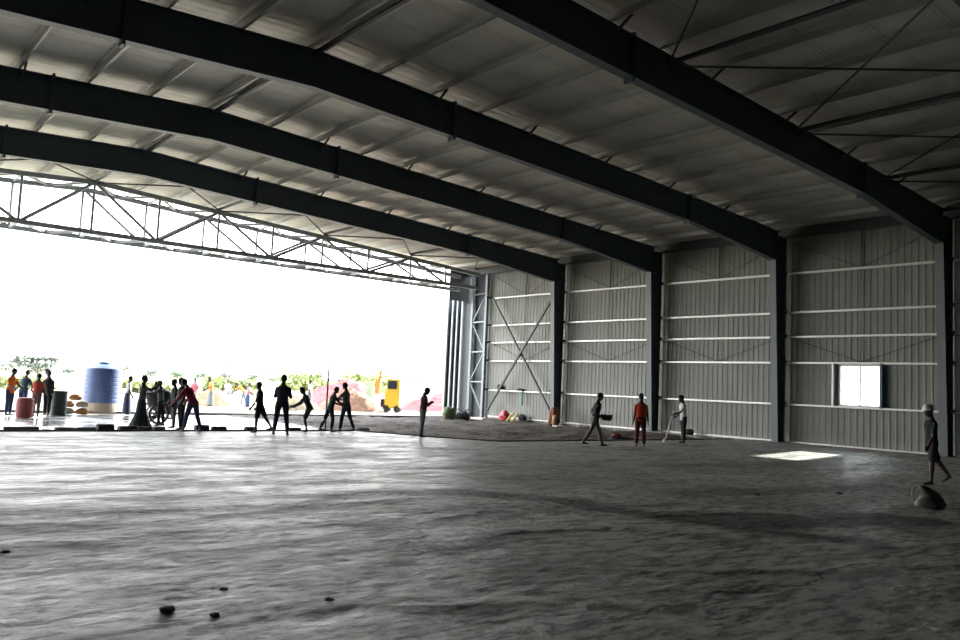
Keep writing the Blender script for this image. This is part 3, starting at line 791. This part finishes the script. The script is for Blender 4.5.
person((18.75,46.6), LEFT+.3, 'distant person in an orange shirt with head bowed outside', 1.70, lean=4, arms=((24,8,40),(20,8,40)), head=24, top=ORANGE, bottom=GREYC, skirt=.28, zbase=ZD, fine=False)
person((21.4,50.5), TOW, 'distant person in a white shirt and dark trousers outside', 1.60, lean=2, arms=((6,12,20),(6,12,20)), top=WHITEC, bottom=GREYC, zbase=ZD, fine=False)
person((22.1,49.6), LEFT, 'distant person in an orange top bending over outside', 1.65, lean=46, legs=((-14,4),(16,14)), arms=((40,4,10),(46,4,10)), head=20, top=ORANGE, bottom=GREYC, zbase=ZD, fine=False)
person((20.9,46.3), RIGHT, 'distant person in a pink shirt and blue skirt outside, half hidden by the slim walker', 1.45, lean=5, arms=((20,6,30),(20,6,30)), top=PINK, bottom=JEANS, skirt=.2, zbase=ZD, fine=False)
person((25.4,47.0), LEFT, 'distant person in a pale green shirt standing beyond the topknot person', 1.80, lean=2, arms=((5,6,10),(5,6,10)), top=cloth('pale_green',(.40,.46,.30)), bottom=GREYC, zbase=ZD, fine=False)

# carried and held things
def mid(h): return (h[0][0]+h[1][0])/2
c = mid(hb)+V((.768*.2,-.64*.2,-.02))
m = MB(); pr_ = [(.001,-.10),(.13,-.10),(.17,-.05),(.19,.07),(.20,.08),(.18,.07),(.155,-.04),(.12,-.085),(.001,-.085)]
def lathe(m, c, prof, n=20, R=None, mi=0):
    vs = []; fs = []
    for r_, z_ in prof:
        for q in range(n):
            v = V((r_*math.cos(2*PI*q/n), r_*math.sin(2*PI*q/n), z_))
            vs.append(V(c)+(R @ v if R else v))
    for i in range(len(prof)-1):
        for q in range(n): fs.append((i*n+q, i*n+(q+1)%n, (i+1)*n+(q+1)%n, (i+1)*n+q))
    m.add(vs, fs, mi)
lathe(m, c, pr_); tag(m.build('basin', mat('basin_rubber',(.02,.024,.035),.5), loc=c, smooth=True), 'round dark basin held at the waist by the person walking right', 'basin')
h0 = hd[0][0]+hd[0][1]*.07
bt = thing('broom', (h0.x-.25,h0.y+.22,0), 'pale long-handled broom slanting to the floor from the hand of the white shirt', 'broom')
foot = V((h0.x-.20,h0.y+.17,.05))
m = MB(); m.tube(h0+(h0-foot).normalized()*.12, foot, .024, n=8); m.build('handle', mat('pale_wood',(.60,.58,.54),.7), bt)
m = MB(); m.loft([foot+V((0,0,.12)), foot+V((0,0,.05)), foot-V((0,0,.045))],[.03,.07,.13],[.02,.035,.05],n=12); m.build('bristles', mat('straw',(.40,.34,.25),.9,0,.3,40,.5), bt)
h0 = hp_[0][0]+hp_[0][1]*.07
h0 = h0+V((-.1,.12,0))
m = MB(); m.tube((h0.x,h0.y,ZD),(h0.x,h0.y,2.35),.03,n=8); tag(m.build('pole', mat('pole_wood',(.08,.07,.06),.7), loc=(h0.x,h0.y,ZD)), 'thin tall upright pole gripped by the person in the pale shirt', 'pole')
h0 = mid(hl_); R_ = Matrix.Rotation(.9,3,'X')
m = MB(); 
for q in range(16):
    a, b = 2*PI*q/16, 2*PI*(q+1)/16
    m.tube(h0+R_@V((.13*math.cos(a),.13*math.sin(a),-.10)), h0+R_@V((.13*math.cos(b),.13*math.sin(b),-.10)), .014, n=6)
tag(m.build('wire_coil', mat('coil',(.35,.28,.2),.6), loc=h0), 'small loop of wire in the hands of the bending person', 'wire')

# ------------------------------------------------------------------ slab edge: form rail and blocks
DARKW = mat('dark_timber', (.035,.038,.042), .75, 0, .3, 8, .4)
m = MB(); m.bar((-6,23.90,-.03),(14.9,24.31,-.03),.05,.14); tag(m.build('form_rail', DARKW, loc=(4,24.1,-.1)), 'long dark steel edge form along the far side of the slab at left', 'edge form')
m = MB(); 
for a, b in zip([(15.02,24.31),(16.15,21.25),(17.25,19.52)],[(16.15,21.25),(17.25,19.52),(28,19.34)]): m.bar((*a,-.03),(*b,-.03),.05,.12)
tag(m.build('form_rail', DARKW, loc=(17,20,-.1)), 'kinked dark edge form round the muddy ground at the middle', 'edge form')
BL = [(4.35,5.17,.12),(5.58,6.08,.11),(6.11,6.59,.11),(6.65,7.07,.2),(7.23,7.72,.15),(7.76,8.14,.13),(8.2,8.54,.12),(9.42,9.84,.19),(9.95,10.38,.15),(11.02,11.40,.14),(12.50,12.92,.12),(15.2,15.6,.1)]
BW = ['leftmost and longest','second from the left','third from the left','tallest, below the blue tank','just left of the skirted person','under the skirted person','below the mixer','right of the bending red shirt','alone in the middle of the white gap','behind the slim walker','at the feet of the topknot person','at the bend of the edge form']
for (a, b, h), l_ in zip(BL, BW):
    y = 24.42+.004*a if a < 15 else 24.55
    m = MB(); n = 7
    L = b-a
    pts = [V((a+L*q/n, y+random.uniform(-.01,.01), ZD+h*.5+.04)) for q in range(n+1)]
    m.loft(pts, [.12*random.uniform(.9,1.05) for _ in pts], [h*.5+.07+random.uniform(-.01,.015) for _ in pts], side=(0,1,0), n=12)
    m.v = [(v[0], v[1], max(v[2], ZD-.01) if v[2] < 0 else min(v[2], ZD+h+.1)) for v in m.v]
    tag(m.build('cement_bag', DARKW, loc=(a+L/2,y,ZD)), f'dark full bag lying along the slab edge, {l_}', 'bag', 'dark bags along the slab edge')

# water tank
tk = thing('water_tank', (10.25,37.35,ZD), 'blue plastic water tank with a domed lid standing by the opening', 'water tank')
TB = mat('tank_blue', (.065,.12,.29), .4, 0, .12, 2); TS = mat('tank_foot_reflection', (.34,.31,.26), .6, 0, .2, 3)  # pale yellowish reflection is put into the colour of the lower shell
R0 = .76; prof = [(R0*.98,.42)]
z = .42
for q in range(8):
    prof += [(R0,z+.03),(R0,z+.16),(R0-.012,z+.18)]; z += .18
prof += [(R0-.02,z+.02),(R0*.7,z+.14),(.26,z+.22),(.25,z+.22)]
m = MB(); lathe(m, (10.25,37.35,ZD), prof, 40); m.build('shell', TB, tk, smooth=False)
m = MB(); lathe(m, (10.25,37.35,ZD), [(0,0),(R0*.97,.0),(R0,.04),(R0*.985,.42)], 40); m.build('lower_shell', TS, tk)
m = MB(); lathe(m, (10.25,37.35,ZD), [(.29,z+.2),(.29,z+.28),(.2,z+.31),(0,z+.32)], 24); m.build('lid', mat('tank_lid',(.12,.28,.42),.4), tk, smooth=True)

# drum, mixer, heaps at left
m = MB(); lathe(m, (8.0,34.8,ZD), [(0,0),(.29,0),(.30,.03),(.29,.06),(.29,.3),(.305,.32),(.29,.34),(.29,.6),(.305,.62),(.29,.64),(.29,.9),(.30,.93),(.28,.93),(.27,.88),(0,.88)], 28)
tag(m.build('oil_drum', mat('drum_green',(.03,.055,.05),.5,.2,.2,4), loc=(8.0,34.8,ZD)), 'dark green metal drum left of the blue tank', 'drum')
m = MB(); lathe(m, (6.45,32.8,ZD), [(0,0),(.27,0),(.29,.3),(.29,.62),(.25,.70),(0,.72)], 24)
tag(m.build('drum', mat('faded_red',(.42,.10,.11),.6,0,.2,4), loc=(6.45,32.8,ZD)), 'faded red plastic drum between the people at far left', 'drum')
def sack(name, c, d, matl, label, cat, rot=0., seed=1, group=None, sub=3, amp=.12):
    m = MB(); m.ell((0,0,0), (d[0]/2,d[1]/2,d[2]/2), None, 8*sub, 5*sub)
    out = []
    R = Matrix.Rotation(rot,3,'Z')
    for v in m.v:
        v = V(v); k = 1+amp*noise.fractal(V((v.x/d[0]*3+seed, v.y/d[1]*3, v.z/d[2]*3)),1.,2.,4)
        # square it up a little
        q = max(abs(v.x)/d[0], abs(v.y)/d[1], abs(v.z)/d[2])*2
        v = v*k*(1+.18*(1-q)) if q > 0 else v
        v.z = max(v.z, -d[2]*.42)
        out.append(tuple(R @ v + V(c) + V((0,0,d[2]*.42))))
    m.v = out
    return tag(m.build(name, matl, loc=c, smooth=True), label, cat, group)
SK = mat('sack_orange', (.62,.30,.14), .8, 0, .3, 6, .4); SKP = mat('sack_pale', (.60,.55,.46), .8, 0, .2, 6, .4)
for (x,y,z,l_,mm,nm) in ((8.50,35.5,ZD,'bottom left',SKP,0),(9.02,35.4,ZD,'bottom right',SK,0),(8.50,35.5,ZD+.28,'upper left',SK,0),(9.02,35.42,ZD+.28,'upper right',SKP,0),(8.76,35.46,ZD+.56,'topmost',SK,0)):
    sack('sack', (x,y,z), (.5,.4,.28), mm, f'{"pale" if mm is SKP else "orange"} filled sack, {l_} of the small heap left of the blue tank', 'sack', .3*nm, nm, 'sacks left of the tank')

# concrete mixer
MXO = V((.98,1.05,0))
mx = thing('concrete_mixer', (9.05,28.7,ZD), 'dark wheeled concrete mixer surrounded by workers', 'concrete mixer')
MXM = mat('mixer_steel', (.06,.065,.065), .55, .3, .3, 6, .3); RIM = mat('mixer_rim', (.55,.56,.55), .4, .3)
Rm = Matrix.Rotation(math.radians(-38),3,'Y') @ Matrix.Rotation(0,3,'Z')
dc = V((9.15,28.7,.72))
m = MB(); lathe(m, dc, [(.05,-.42),(.28,-.40),(.43,-.12),(.44,.08),(.30,.42),(.31,.45),(.28,.44),(.40,.06)], 24, Rm); m.build('mixing_drum', MXM, mx, smooth=True)
m = MB(); lathe(m, dc, [(.44,-.03),(.48,-.03),(.48,.03),(.44,.03)], 24, Rm); m.build('ring_gear', MXM, mx)
m = MB()
for s_ in (-1,1):
    m.tube((8.75,28.7+s_*.5,ZD+.25),(9.15,28.7+s_*.5,.72),.03); m.tube((9.55,28.7+s_*.5,ZD+.02),(9.15,28.7+s_*.5,.72),.03); m.tube((8.75,28.7+s_*.5,ZD+.25),(9.55,28.7+s_*.5,ZD+.2),.03)
m.tube((8.75,28.2,ZD+.25),(8.75,29.2,ZD+.25),.03); m.tube((9.55,28.2,ZD+.2),(9.55,29.2,ZD+.2),.03); m.build('stand', MXM, mx)
for s_ in (-1,1):
    wx = MB(); y = 28.7+s_*.58
    for q in range(20):
        a, b = 2*PI*q/20, 2*PI*(q+1)/20
        wx.tube((8.95+.33*math.cos(a),y,ZD+.36+.33*math.sin(a)),(8.95+.33*math.cos(b),y,ZD+.36+.33*math.sin(b)),.035,n=6)
    wh = wx.build('wheel', MXM, mx)
    rx_ = MB()
    for q in range(20):
        a, b = 2*PI*q/20, 2*PI*(q+1)/20
        rx_.tube((8.95+.28*math.cos(a),y,ZD+.36+.28*math.sin(a)),(8.95+.28*math.cos(b),y,ZD+.36+.28*math.sin(b)),.018,n=6)
    for q in range(6): rx_.tube((8.95,y,ZD+.36),(8.95+.28*math.cos(q*PI/3),y,ZD+.36+.28*math.sin(q*PI/3)),.012,n=5)
    rx_.build('rim', RIM, mx)
m = MB(); m.box((9.0,28.5,1.02),(.62,.5,.05)); m.tube((9.0,28.5,.7),(9.0,28.5,1.0),.03); m.build('tray', MXM, mx)
m = MB(); m.box((9.48,28.9,.42),(.34,.4,.36)); m.tube((9.48,28.9,.6),(9.48,28.9,.78),.03); m.build('motor', MXM, mx)

mx.location = V(mx.location)+MXO

# paper cement bag standing crumpled in the right foreground
BS = .8
bg = thing('cement_sack', (14.75,5.82,0), 'crumpled pale cement sack slumped on the slab at the lower right', 'sack')
m = MB(); N_ = 9
A_ = V((14.30,5.9,.0)); ax = V((.768,-.64,0)); vs = []; fs = []
ring = 14
path = [V((.42,0,.0)), V((.36,0,.12)), V((.27,0,.22)), V((.16,.0,.31)), V((.05,0,.37)), V((-.04,0,.43))]
rad = [(.14,.10),(.15,.14),(.13,.17),(.10,.16),(.085,.12),(.03,.09)]
pts = [V((14.72,5.86,0))+ax*p.x*.9+V((0,0,p.z+.01)) for p in path]
m.loft(pts, [r[1] for r in rad], [r[0] for r in rad], side=(.64,.768,0), n=20)
m.v = [tuple(V(v)+V((noise.noise(V(v)*9),noise.noise(V(v)*9+V((5,5,5))),noise.noise(V(v)*7+V((9,1,3)))))*.035) for v in m.v]
m.v = [(v[0],v[1],max(v[2],.004)) for v in m.v]
m.build('dark_side', mat('paper_dark',(.06,.06,.054),.85,0,.3,8,.6), bg, smooth=True)
m = MB(); pts = [V((14.72,5.84,0))+ax*x_+V((0,0,z_)) for x_, z_ in ((.20,.03),(.10,.10),(.0,.11),(-.09,.07),(-.14,.03))]
m.loft(pts, [.15,.17,.16,.12,.05], [.05,.11,.12,.08,.03], side=(.64,.768,0), n=18)
m.v = [tuple(V(v)+V((noise.noise(V(v)*11),noise.noise(V(v)*11+V((5,5,5))),noise.noise(V(v)*11+V((9,1,3)))))*.03) for v in m.v]
m.v = [(v[0],v[1],max(v[2],.004)) for v in m.v]
m.build('pale_spill', mat('paper_pale',(.30,.30,.28),.85,0,.2,9,.6), bg, smooth=True)
m = MB(); m.loft([V((14.60,5.95,.0))+ax*x_+V((0,0,z_)) for x_,z_ in ((.0,.43),(-.04,.34),(-.05,.24),(.0,.14),(-.06,.05))],[.035,.03,.02,.02,.03],[.02,.015,.012,.012,.015],n=8)
m.build('torn_flap', MATS['paper_pale'], bg, smooth=True)

bg.scale = (BS,)*3
# clods and scraps on the slab
CL = mat('clod', (.07,.07,.064), .9, 0, .3, 12, .6)
for (x,y,r,l_) in ((2.18,5.93,.055,'larger dark clod of mortar at the bottom left of the slab'),(2.42,5.66,.035,'smaller dark clod just right of the larger one at bottom left'),(16.66,21.4,.14,'dark lump at the bend of the slab edge near the lone bowed person'),
                   (1.62,8.5,.035,'tiny dark crumb on the slab at far left'),(2.75,6.3,.035,'small crumb above the two clods at bottom left'),(3.3,5.6,.04,'small crumb right of the two clods at bottom left'),(15.1,7.45,.06,'small dark scrap on the slab left of the cement sack'),(13.2,8.0,.06,'flat dark scrap on the slab behind the cement sack at left')):
    sack('mortar_clod', (x,y,-.01 if y<20 else ZD), (r*2,r*2,r*.9), CL, l_, 'clod', r*20, x, 'clods on the slab', 2, .3)

# things near the corner and at the wall foot
sack('sack', (27.0,34.6,ZD), (.75,.6,.75), mat('olive_cloth',(.17,.19,.10),.9,0,.3,8,.5), 'olive green sack standing at the foot of the parked door leaves', 'sack', 0, 4)
jk = mat('scrap_steel', (.10,.105,.11), .6, .3, .4, 10)
m = MB(); random.seed(3)
for q in range(16):
    p = V((28.2+random.uniform(-.5,.6),35.2+random.uniform(-.3,.4),ZD+.15+random.uniform(0,.35))); d = V((random.uniform(-1,1),random.uniform(-1,1),random.uniform(-.35,.45)))*.4
    m.bar(p-d, p+d, .06, .04)
m.ell((28.3,35.2,ZD+.16),(.6,.4,.3)); tag(m.build('scrap_pile', jk, loc=(28.2,35.2,ZD)), 'heap of grey scrap steel beside the olive sack', 'scrap', kind='stuff')
sack('cloth_bundle', (30.6,34.2,ZD), (.75,.5,.62), mat('pink_plastic',(.62,.09,.13),.5,0,.3,4), 'pink-red bundle at the foot of the corner bay wall', 'bundle', 1.2, 9, None, 3, .45)
for k,(x,y) in enumerate(((30.0,33.3),(30.1,33.0))):
    m = MB(); m.tube((x,y,ZD+.02),(x+.28,y-.15,ZD+.46),.06,n=10); m.tube((x+.28,y-.15,ZD+.46),(x+.32,y-.17,ZD+.5),.03,n=8)
    tag(m.build('yellow_pipe', mat('yellow_plastic',(.62,.52,.10),.5), loc=(x,y,ZD)), f'short yellow plastic pipe leaning by the pink bundle, {["left","right"][k]} one', 'pipe', 'yellow pipes')
sack('orange_bundle', (30.2,29.9,ZD), (.6,.55,1.0), mat('rust_cloth',(.22,.085,.04),.9,0,.5,5,.6), 'tall rust brown cloth bundle leaning at the foot of the farthest column', 'bundle', .4, 12, None, 3, .4)
sack('tan_bag', (29.85,29.5,ZD), (.35,.3,.6), mat('tan_bag',(.42,.26,.14),.8,0,.3,6), 'tan bag standing before the rust brown bundle', 'bag', .4, 13)
m = MB(); m.box((29.2,28.6,ZD+.06),(.55,.3,.04)); tag(m.build('white_panel', mat('white_scrap',(.8,.8,.78),.5), loc=(29.2,28.6,ZD)), 'small bright white board on the mud right of the rust bundle', 'board')
m = MB(); m.box((31.31,33.55,1.14),(.06,.10,.74)); m.box((31.32,33.55,1.54),(.08,.04,.10)); tag(m.build('green_rag', mat('green_rag',(.02,.16,.10),.8,0,.3,9,.5), loc=(31.25,33.55,1.14)), 'dark green strip of cloth hanging from the lowest girt of the corner bay', 'cloth')
for (y,z,dy,dz_,l_) in ((35.6,1.58,.5,.36,'dark bundle on the lowest girt at the left of the corner bay'),(33.85,1.58,.6,.14,'flat dark bag on the lowest girt above the green strip'),(31.35,1.58,.4,.14,'small dark thing on the lowest girt beside the farthest column')):
    sack('girt_bundle', (31.43,y,z), (.2,dy,dz_), BLACKC, l_, 'bundle', 0, y, 'bundles on the girt', 2)
sack('dark_bag', (31.15,33.3,ZD+.05), (.3,.6,.4), BLACKC, 'dark bag on the ground under the green strip', 'bag', 0, 21)
sack('red_cloth', (24.9,21.2,ZD+.05), (.45,.35,.2), mat('dull_red',(.28,.05,.05),.85,0,.3,5), 'small dull red cloth on the mud behind the orange shirt', 'cloth', 0, 31)
m = MB(); lathe(m, (24.2,20.3,ZD+.02), [(0,0),(.34,0),(.42,.10),(.44,.14),(.40,.13),(.32,.03),(0,.02)], 22); tag(m.build('head_pan', BLACKC, loc=(24.2,20.3,ZD)), 'shallow black head pan lying on the mud left of the orange shirt', 'pan')
sack('dark_lump', (31.0,22.2,ZD+.08), (.3,.5,.3), BLACKC, 'dark lump at the wall foot right of the broom holder', 'bundle', 0, 33)

# ------------------------------------------------------------------ outside: machine, heaps, trees
YEL = mat('machine_yellow', (.60,.38,.03), .5, 0, .1, 3); DKG = mat('machine_glass', (.03,.035,.04), .15); PGR = mat('pale_green_metal',(.42,.47,.30),.6); OR = mat('machine_orange',(.70,.26,.04),.5)
c0 = V((28.55,42.9,ZD))
mc = thing('site_machine', c0, 'yellow building machine with dark cabin window and orange mast beyond the opening', 'machine')
ix = V((.768,-.64,0)); iy = V((.64,.768,0)); RM = Matrix((ix,iy,V((0,0,1)))).transposed()
def mb(c, d, name, mm):
    m = MB(); m.box(c0+RM@V(c), d, RM); return m.build(name, mm, mc)
mb((.35,0,.75),(.9,1.2,1.0),'engine_body',YEL); mb((.4,0,1.65),(.8,1.1,.85),'cabin',YEL); mb((.33,-.56,1.7),(.55,.04,.5),'cabin_window',DKG)
mb((-.15,.25,.55),(.5,.7,.5),'chassis',DKG); mb((-.65,.2,1.55),(.32,.4,.9),'mast',OR); mb((-1.15,.2,1.35),(.38,.6,1.1),'hopper',PGR)
mb((-.3,.1,1.35),(.5,.5,.35),'hood',PGR)
m = MB(); m.bar(c0+RM@V((-.65,.1,2.0)),c0+RM@V((-.55,.1,2.6)),.3,.14); m.bar(c0+RM@V((-.55,.1,2.6)),c0+RM@V((.1,.1,1.9)),.07,.07); m.build('boom',OR,mc)
m = MB(); m.bar(c0+RM@V((-1.5,-.5,1.15)),c0+RM@V((-.1,-1.0,.12)),.14,.07); m.bar(c0+RM@V((-.1,-1.0,.12)),c0+RM@V((-.6,-1.5,-.0)),.12,.06); m.build('chute',mat('chute_pale',(.62,.60,.50),.6),mc)
for (a,b) in ((.0,-.5),(.68,-.5),(.0,.5),(.68,.5)):
    m = MB(); m.loft([c0+RM@V((a,b-.1,.22)),c0+RM@V((a,b+.1,.22))],[.22,.22],n=20); m.build('wheel',SHOE,mc)

def heap(name, c, d, matl, label, cat, seed, rough=.25, n=40):
    m = MB()
    for i in range(n+1):
        for j in range(n+1):
            u = i/n*2-1; v = j/n*2-1; r = math.sqrt(u*u+v*v)
            e = max(0, 1-r**1.6)
            z = d[2]*e*(1+rough*noise.fractal(V((u*2.5+seed,v*2.5,0)),1.,2.,5)) + .12*d[2]*rough*4*max(0,e)**.5*abs(noise.noise(V((u*9+seed,v*9,2))))
            m.v.append((c[0]+u*d[0]/2, c[1]+v*d[1]/2, c[2]-.02+max(0,z)))
    for i in range(n):
        for j in range(n): m.f.append((i*(n+1)+j,(i+1)*(n+1)+j,(i+1)*(n+1)+j+1,i*(n+1)+j+1)); m.mi.append(0)
    return tag(m.build(name, matl, loc=c), label, cat)
BRN = mat('red_earth',(.22,.115,.07),.9,0,.4,3,.6); BRK = mat('brick_red_heap',(.30,.09,.085),.9,0,.4,5,.6); SND = mat('sand_heap',(.21,.16,.09),.9,0,.25,3,.5)
heap('earth_mound', (27.2,45.0,ZD), (4.6,3.4,1.35), BRN, 'brown earth mound left of the yellow machine', 'mound', 1)
heap('brick_heap', (31.5,53,ZD), (7.5,4,1.9), BRK, 'red brick heap behind the brown mound', 'heap', 2, .3)
heap('brick_heap', (35.5,47.0,ZD), (7,3,1.0), BRK, 'red rubble heap between the machine and the parked doors', 'heap', 5, .35)
heap('earth_mound', (46,62,ZD), (16,8,1.9), mat('pinkish_earth',(.24,.18,.165),.9,0,.2,2,.4), 'wide pale pinkish mound far behind the bowed person', 'mound', 8)
heap('sand_heap', (19.6,48.5,ZD), (3.6,3.2,1.0), SND, 'sand heap by the distant orange shirted person', 'heap', 11)
heap('sand_heap', (23.2,44.5,ZD), (3.4,2.6,.75), SND, 'low sand heap behind the tall person in navy', 'heap', 13)
# posts of a simple goal-like frame outside
fr_ = thing('timber_frame', (23.5,53.0,ZD), 'thin timber frame standing outside above the slim walker', 'frame')
for x in (22.4,25.0):
    m = MB(); m.tube((x,53,ZD),(x,53,2.3),.05); m.build('upright', mat('timber_brown',(.35,.22,.12),.8), fr_)
m = MB(); m.tube((22.3,53,2.25),(25.1,53,2.25),.05); m.build('crossbar', MATS['timber_brown'], fr_)

def leafmat(n, c): return mat('leaf_'+n, c, .8, 0, .35, 1.5)
LG1, LG2, LG3 = leafmat('yellow',(.20,.24,.085)), leafmat('mid',(.12,.155,.10)), leafmat('dull',(.10,.12,.095))
TRK = mat('bark',(.13,.10,.08),.9)
def tree(name, c, h, w, mm, label, cat, group, seed, trunk=.35, n=9, leaves=420, flat=1.):
    rnd = random.Random(seed); t = thing(name, c, label, cat, group); c = V(c)
    m = MB(); th = h*trunk
    m.loft([c-V((0,0,.1)), c+V((rnd.uniform(-.1,.1),0,th)), c+V((rnd.uniform(-.2,.2),0,h*.75))],[.06*h*.5,.045*h*.5,.02*h*.5],n=8)
    for q in range(5):
        a = rnd.uniform(0,2*PI); m.tube(c+V((0,0,th*.9)), c+V((math.cos(a)*w*.35,math.sin(a)*w*.35,h*.75)), .02*h*.5,.01*h*.5,n=6)
    m.build('trunk', TRK, t)
    m = MB(); cl = []
    for q in range(n):
        a = rnd.uniform(0,2*PI); r = w*.36*math.sqrt(rnd.random()); z = th + (h-th)*rnd.uniform(.25,.75)
        cl.append((c+V((math.cos(a)*r,math.sin(a)*r,z)), w*rnd.uniform(.16,.28)))
    ls = .05*w+.05
    for q in range(leaves):
        p, R_ = rnd.choice(cl)
        d = V((rnd.gauss(0,1),rnd.gauss(0,1),rnd.gauss(0,1)*.75*flat)).normalized()*R_*rnd.uniform(.4,1.05)
        d.z *= min(1,(h-th)/w*1.3)*flat
        o = p+d; u = V((rnd.gauss(0,1),rnd.gauss(0,1),rnd.gauss(0,1))).normalized(); v = u.cross(V((rnd.gauss(0,1),rnd.gauss(0,1),1))).normalized()
        s_ = ls*rnd.uniform(.6,1.3)
        m.add([o-u*s_, o+v*s_*.6, o+u*s_, o-v*s_*.6], [(0,1,2,3)])
    m.build('foliage', mm, t)
    return t
tree('acacia_tree',(12.4,60,ZD),2.7,3.2,LG3,'small flat-crowned tree behind the crowd at far left','tree',None,3,.6,6,260,.5)
tree('acacia_tree',(9.4,66,ZD),2.8,3.0,LG3,'small flat-crowned tree at the very left edge','tree',None,5,.65,5,160,.4)
spec = [(42.5,80,3.2,7,LG1,'bright yellow-green bush behind the tall person in navy'),(51,82,3.4,8,LG1,'bright yellow-green bush above the topknot person'),
        (33.5,78,1.8,6,LG1,'low yellow-green bush beyond the slim walker'),(60,86,2.6,6,LG1,'yellow-green bush beyond the person with the pole'),
        (13,70,1.1,5,LG1,'low pale green scrub left of the blue tank'),(24,74,1.2,6,LG1,'low green scrub right of the group at the mixer')]
for k,(x,y,h,w_,mm,l_) in enumerate(spec): tree('bush',(x,y,ZD-.1),h,w_,mm,l_,'bush','bushes outside',20+k,.12,10,520)
random.seed(11)
for k in range(20):
    az = math.radians(8.5+k*1.6); d = random.uniform(240,330)
    x, y = d*math.sin(az), d*math.cos(az); h = random.uniform(3.2,4.8)
    tree('distant_tree',(x,y,-.6),h,random.uniform(6,6.8),LG2 if k%3 else LG3,f'hazy tree on the horizon, {ORD[k] if k<14 else ["fifteenth","sixteenth","seventeenth","eighteenth","nineteenth","twentieth"][k-14]} from the left','tree','trees along the horizon',50+k,.06,14,300,.8)

# ------------------------------------------------------------------ light
wd = bpy.data.worlds.new('World'); bpy.context.scene.world = wd; wd.use_nodes = True
nt = wd.node_tree; bgd = nt.nodes['Background']
tc = nt.nodes.new('ShaderNodeTexCoord'); sp = nt.nodes.new('ShaderNodeSeparateXYZ'); nt.links.new(tc.outputs['Generated'], sp.inputs[0])
cr = nt.nodes.new('ShaderNodeValToRGB'); nt.links.new(sp.outputs['Z'], cr.inputs[0])
cr.color_ramp.elements[0].position = 0; cr.color_ramp.elements[0].color = (1.,.99,.955,1)
cr.color_ramp.elements[1].position = 1; cr.color_ramp.elements[1].color = (.62,.74,.92,1)
nt.links.new(cr.outputs[0], bgd.inputs[0]); bgd.inputs[1].default_value = 4.0
sl = bpy.data.lights.new('sun','SUN'); sl.energy = 9.5; sl.angle = .02; sl.color = (1,.93,.82)
so = bpy.data.objects.new('sun', sl); C.objects.link(so); so.location = (60,20,30)
so.rotation_euler = V((-1,-.2,-.335)).to_track_quat('-Z','Y').to_euler()

# ------------------------------------------------------------------ camera
yaw, pitch, roll = math.radians(39.835), math.radians(4.697), math.radians(2.569)
fw = V((math.sin(yaw)*math.cos(pitch), math.cos(yaw)*math.cos(pitch), math.sin(pitch)))
rt = V((math.cos(yaw), -math.sin(yaw), 0)); up = rt.cross(fw)
r2 = rt*math.cos(roll)+up*math.sin(roll); u2 = up*math.cos(roll)-rt*math.sin(roll)
cd = bpy.data.cameras.new('camera'); co = bpy.data.objects.new('camera', cd); C.objects.link(co)
cd.sensor_fit = 'HORIZONTAL'; cd.sensor_width = 36; cd.lens = 816.98/960*36; cd.clip_end = 3000; cd.clip_start = .05
co.matrix_world = Matrix((r2, u2, -fw)).transposed().to_4x4(); co.location = (0,0,1.68)
sc = bpy.context.scene; sc.camera = co
vs_ = sc.view_settings; vs_.view_transform = 'Standard'; vs_.look = 'None'; vs_.gamma = 1; vs_.use_curve_mapping = False; vs_.exposure = 1.5
sc.cycles.max_bounces = 12; sc.cycles.diffuse_bounces = 8
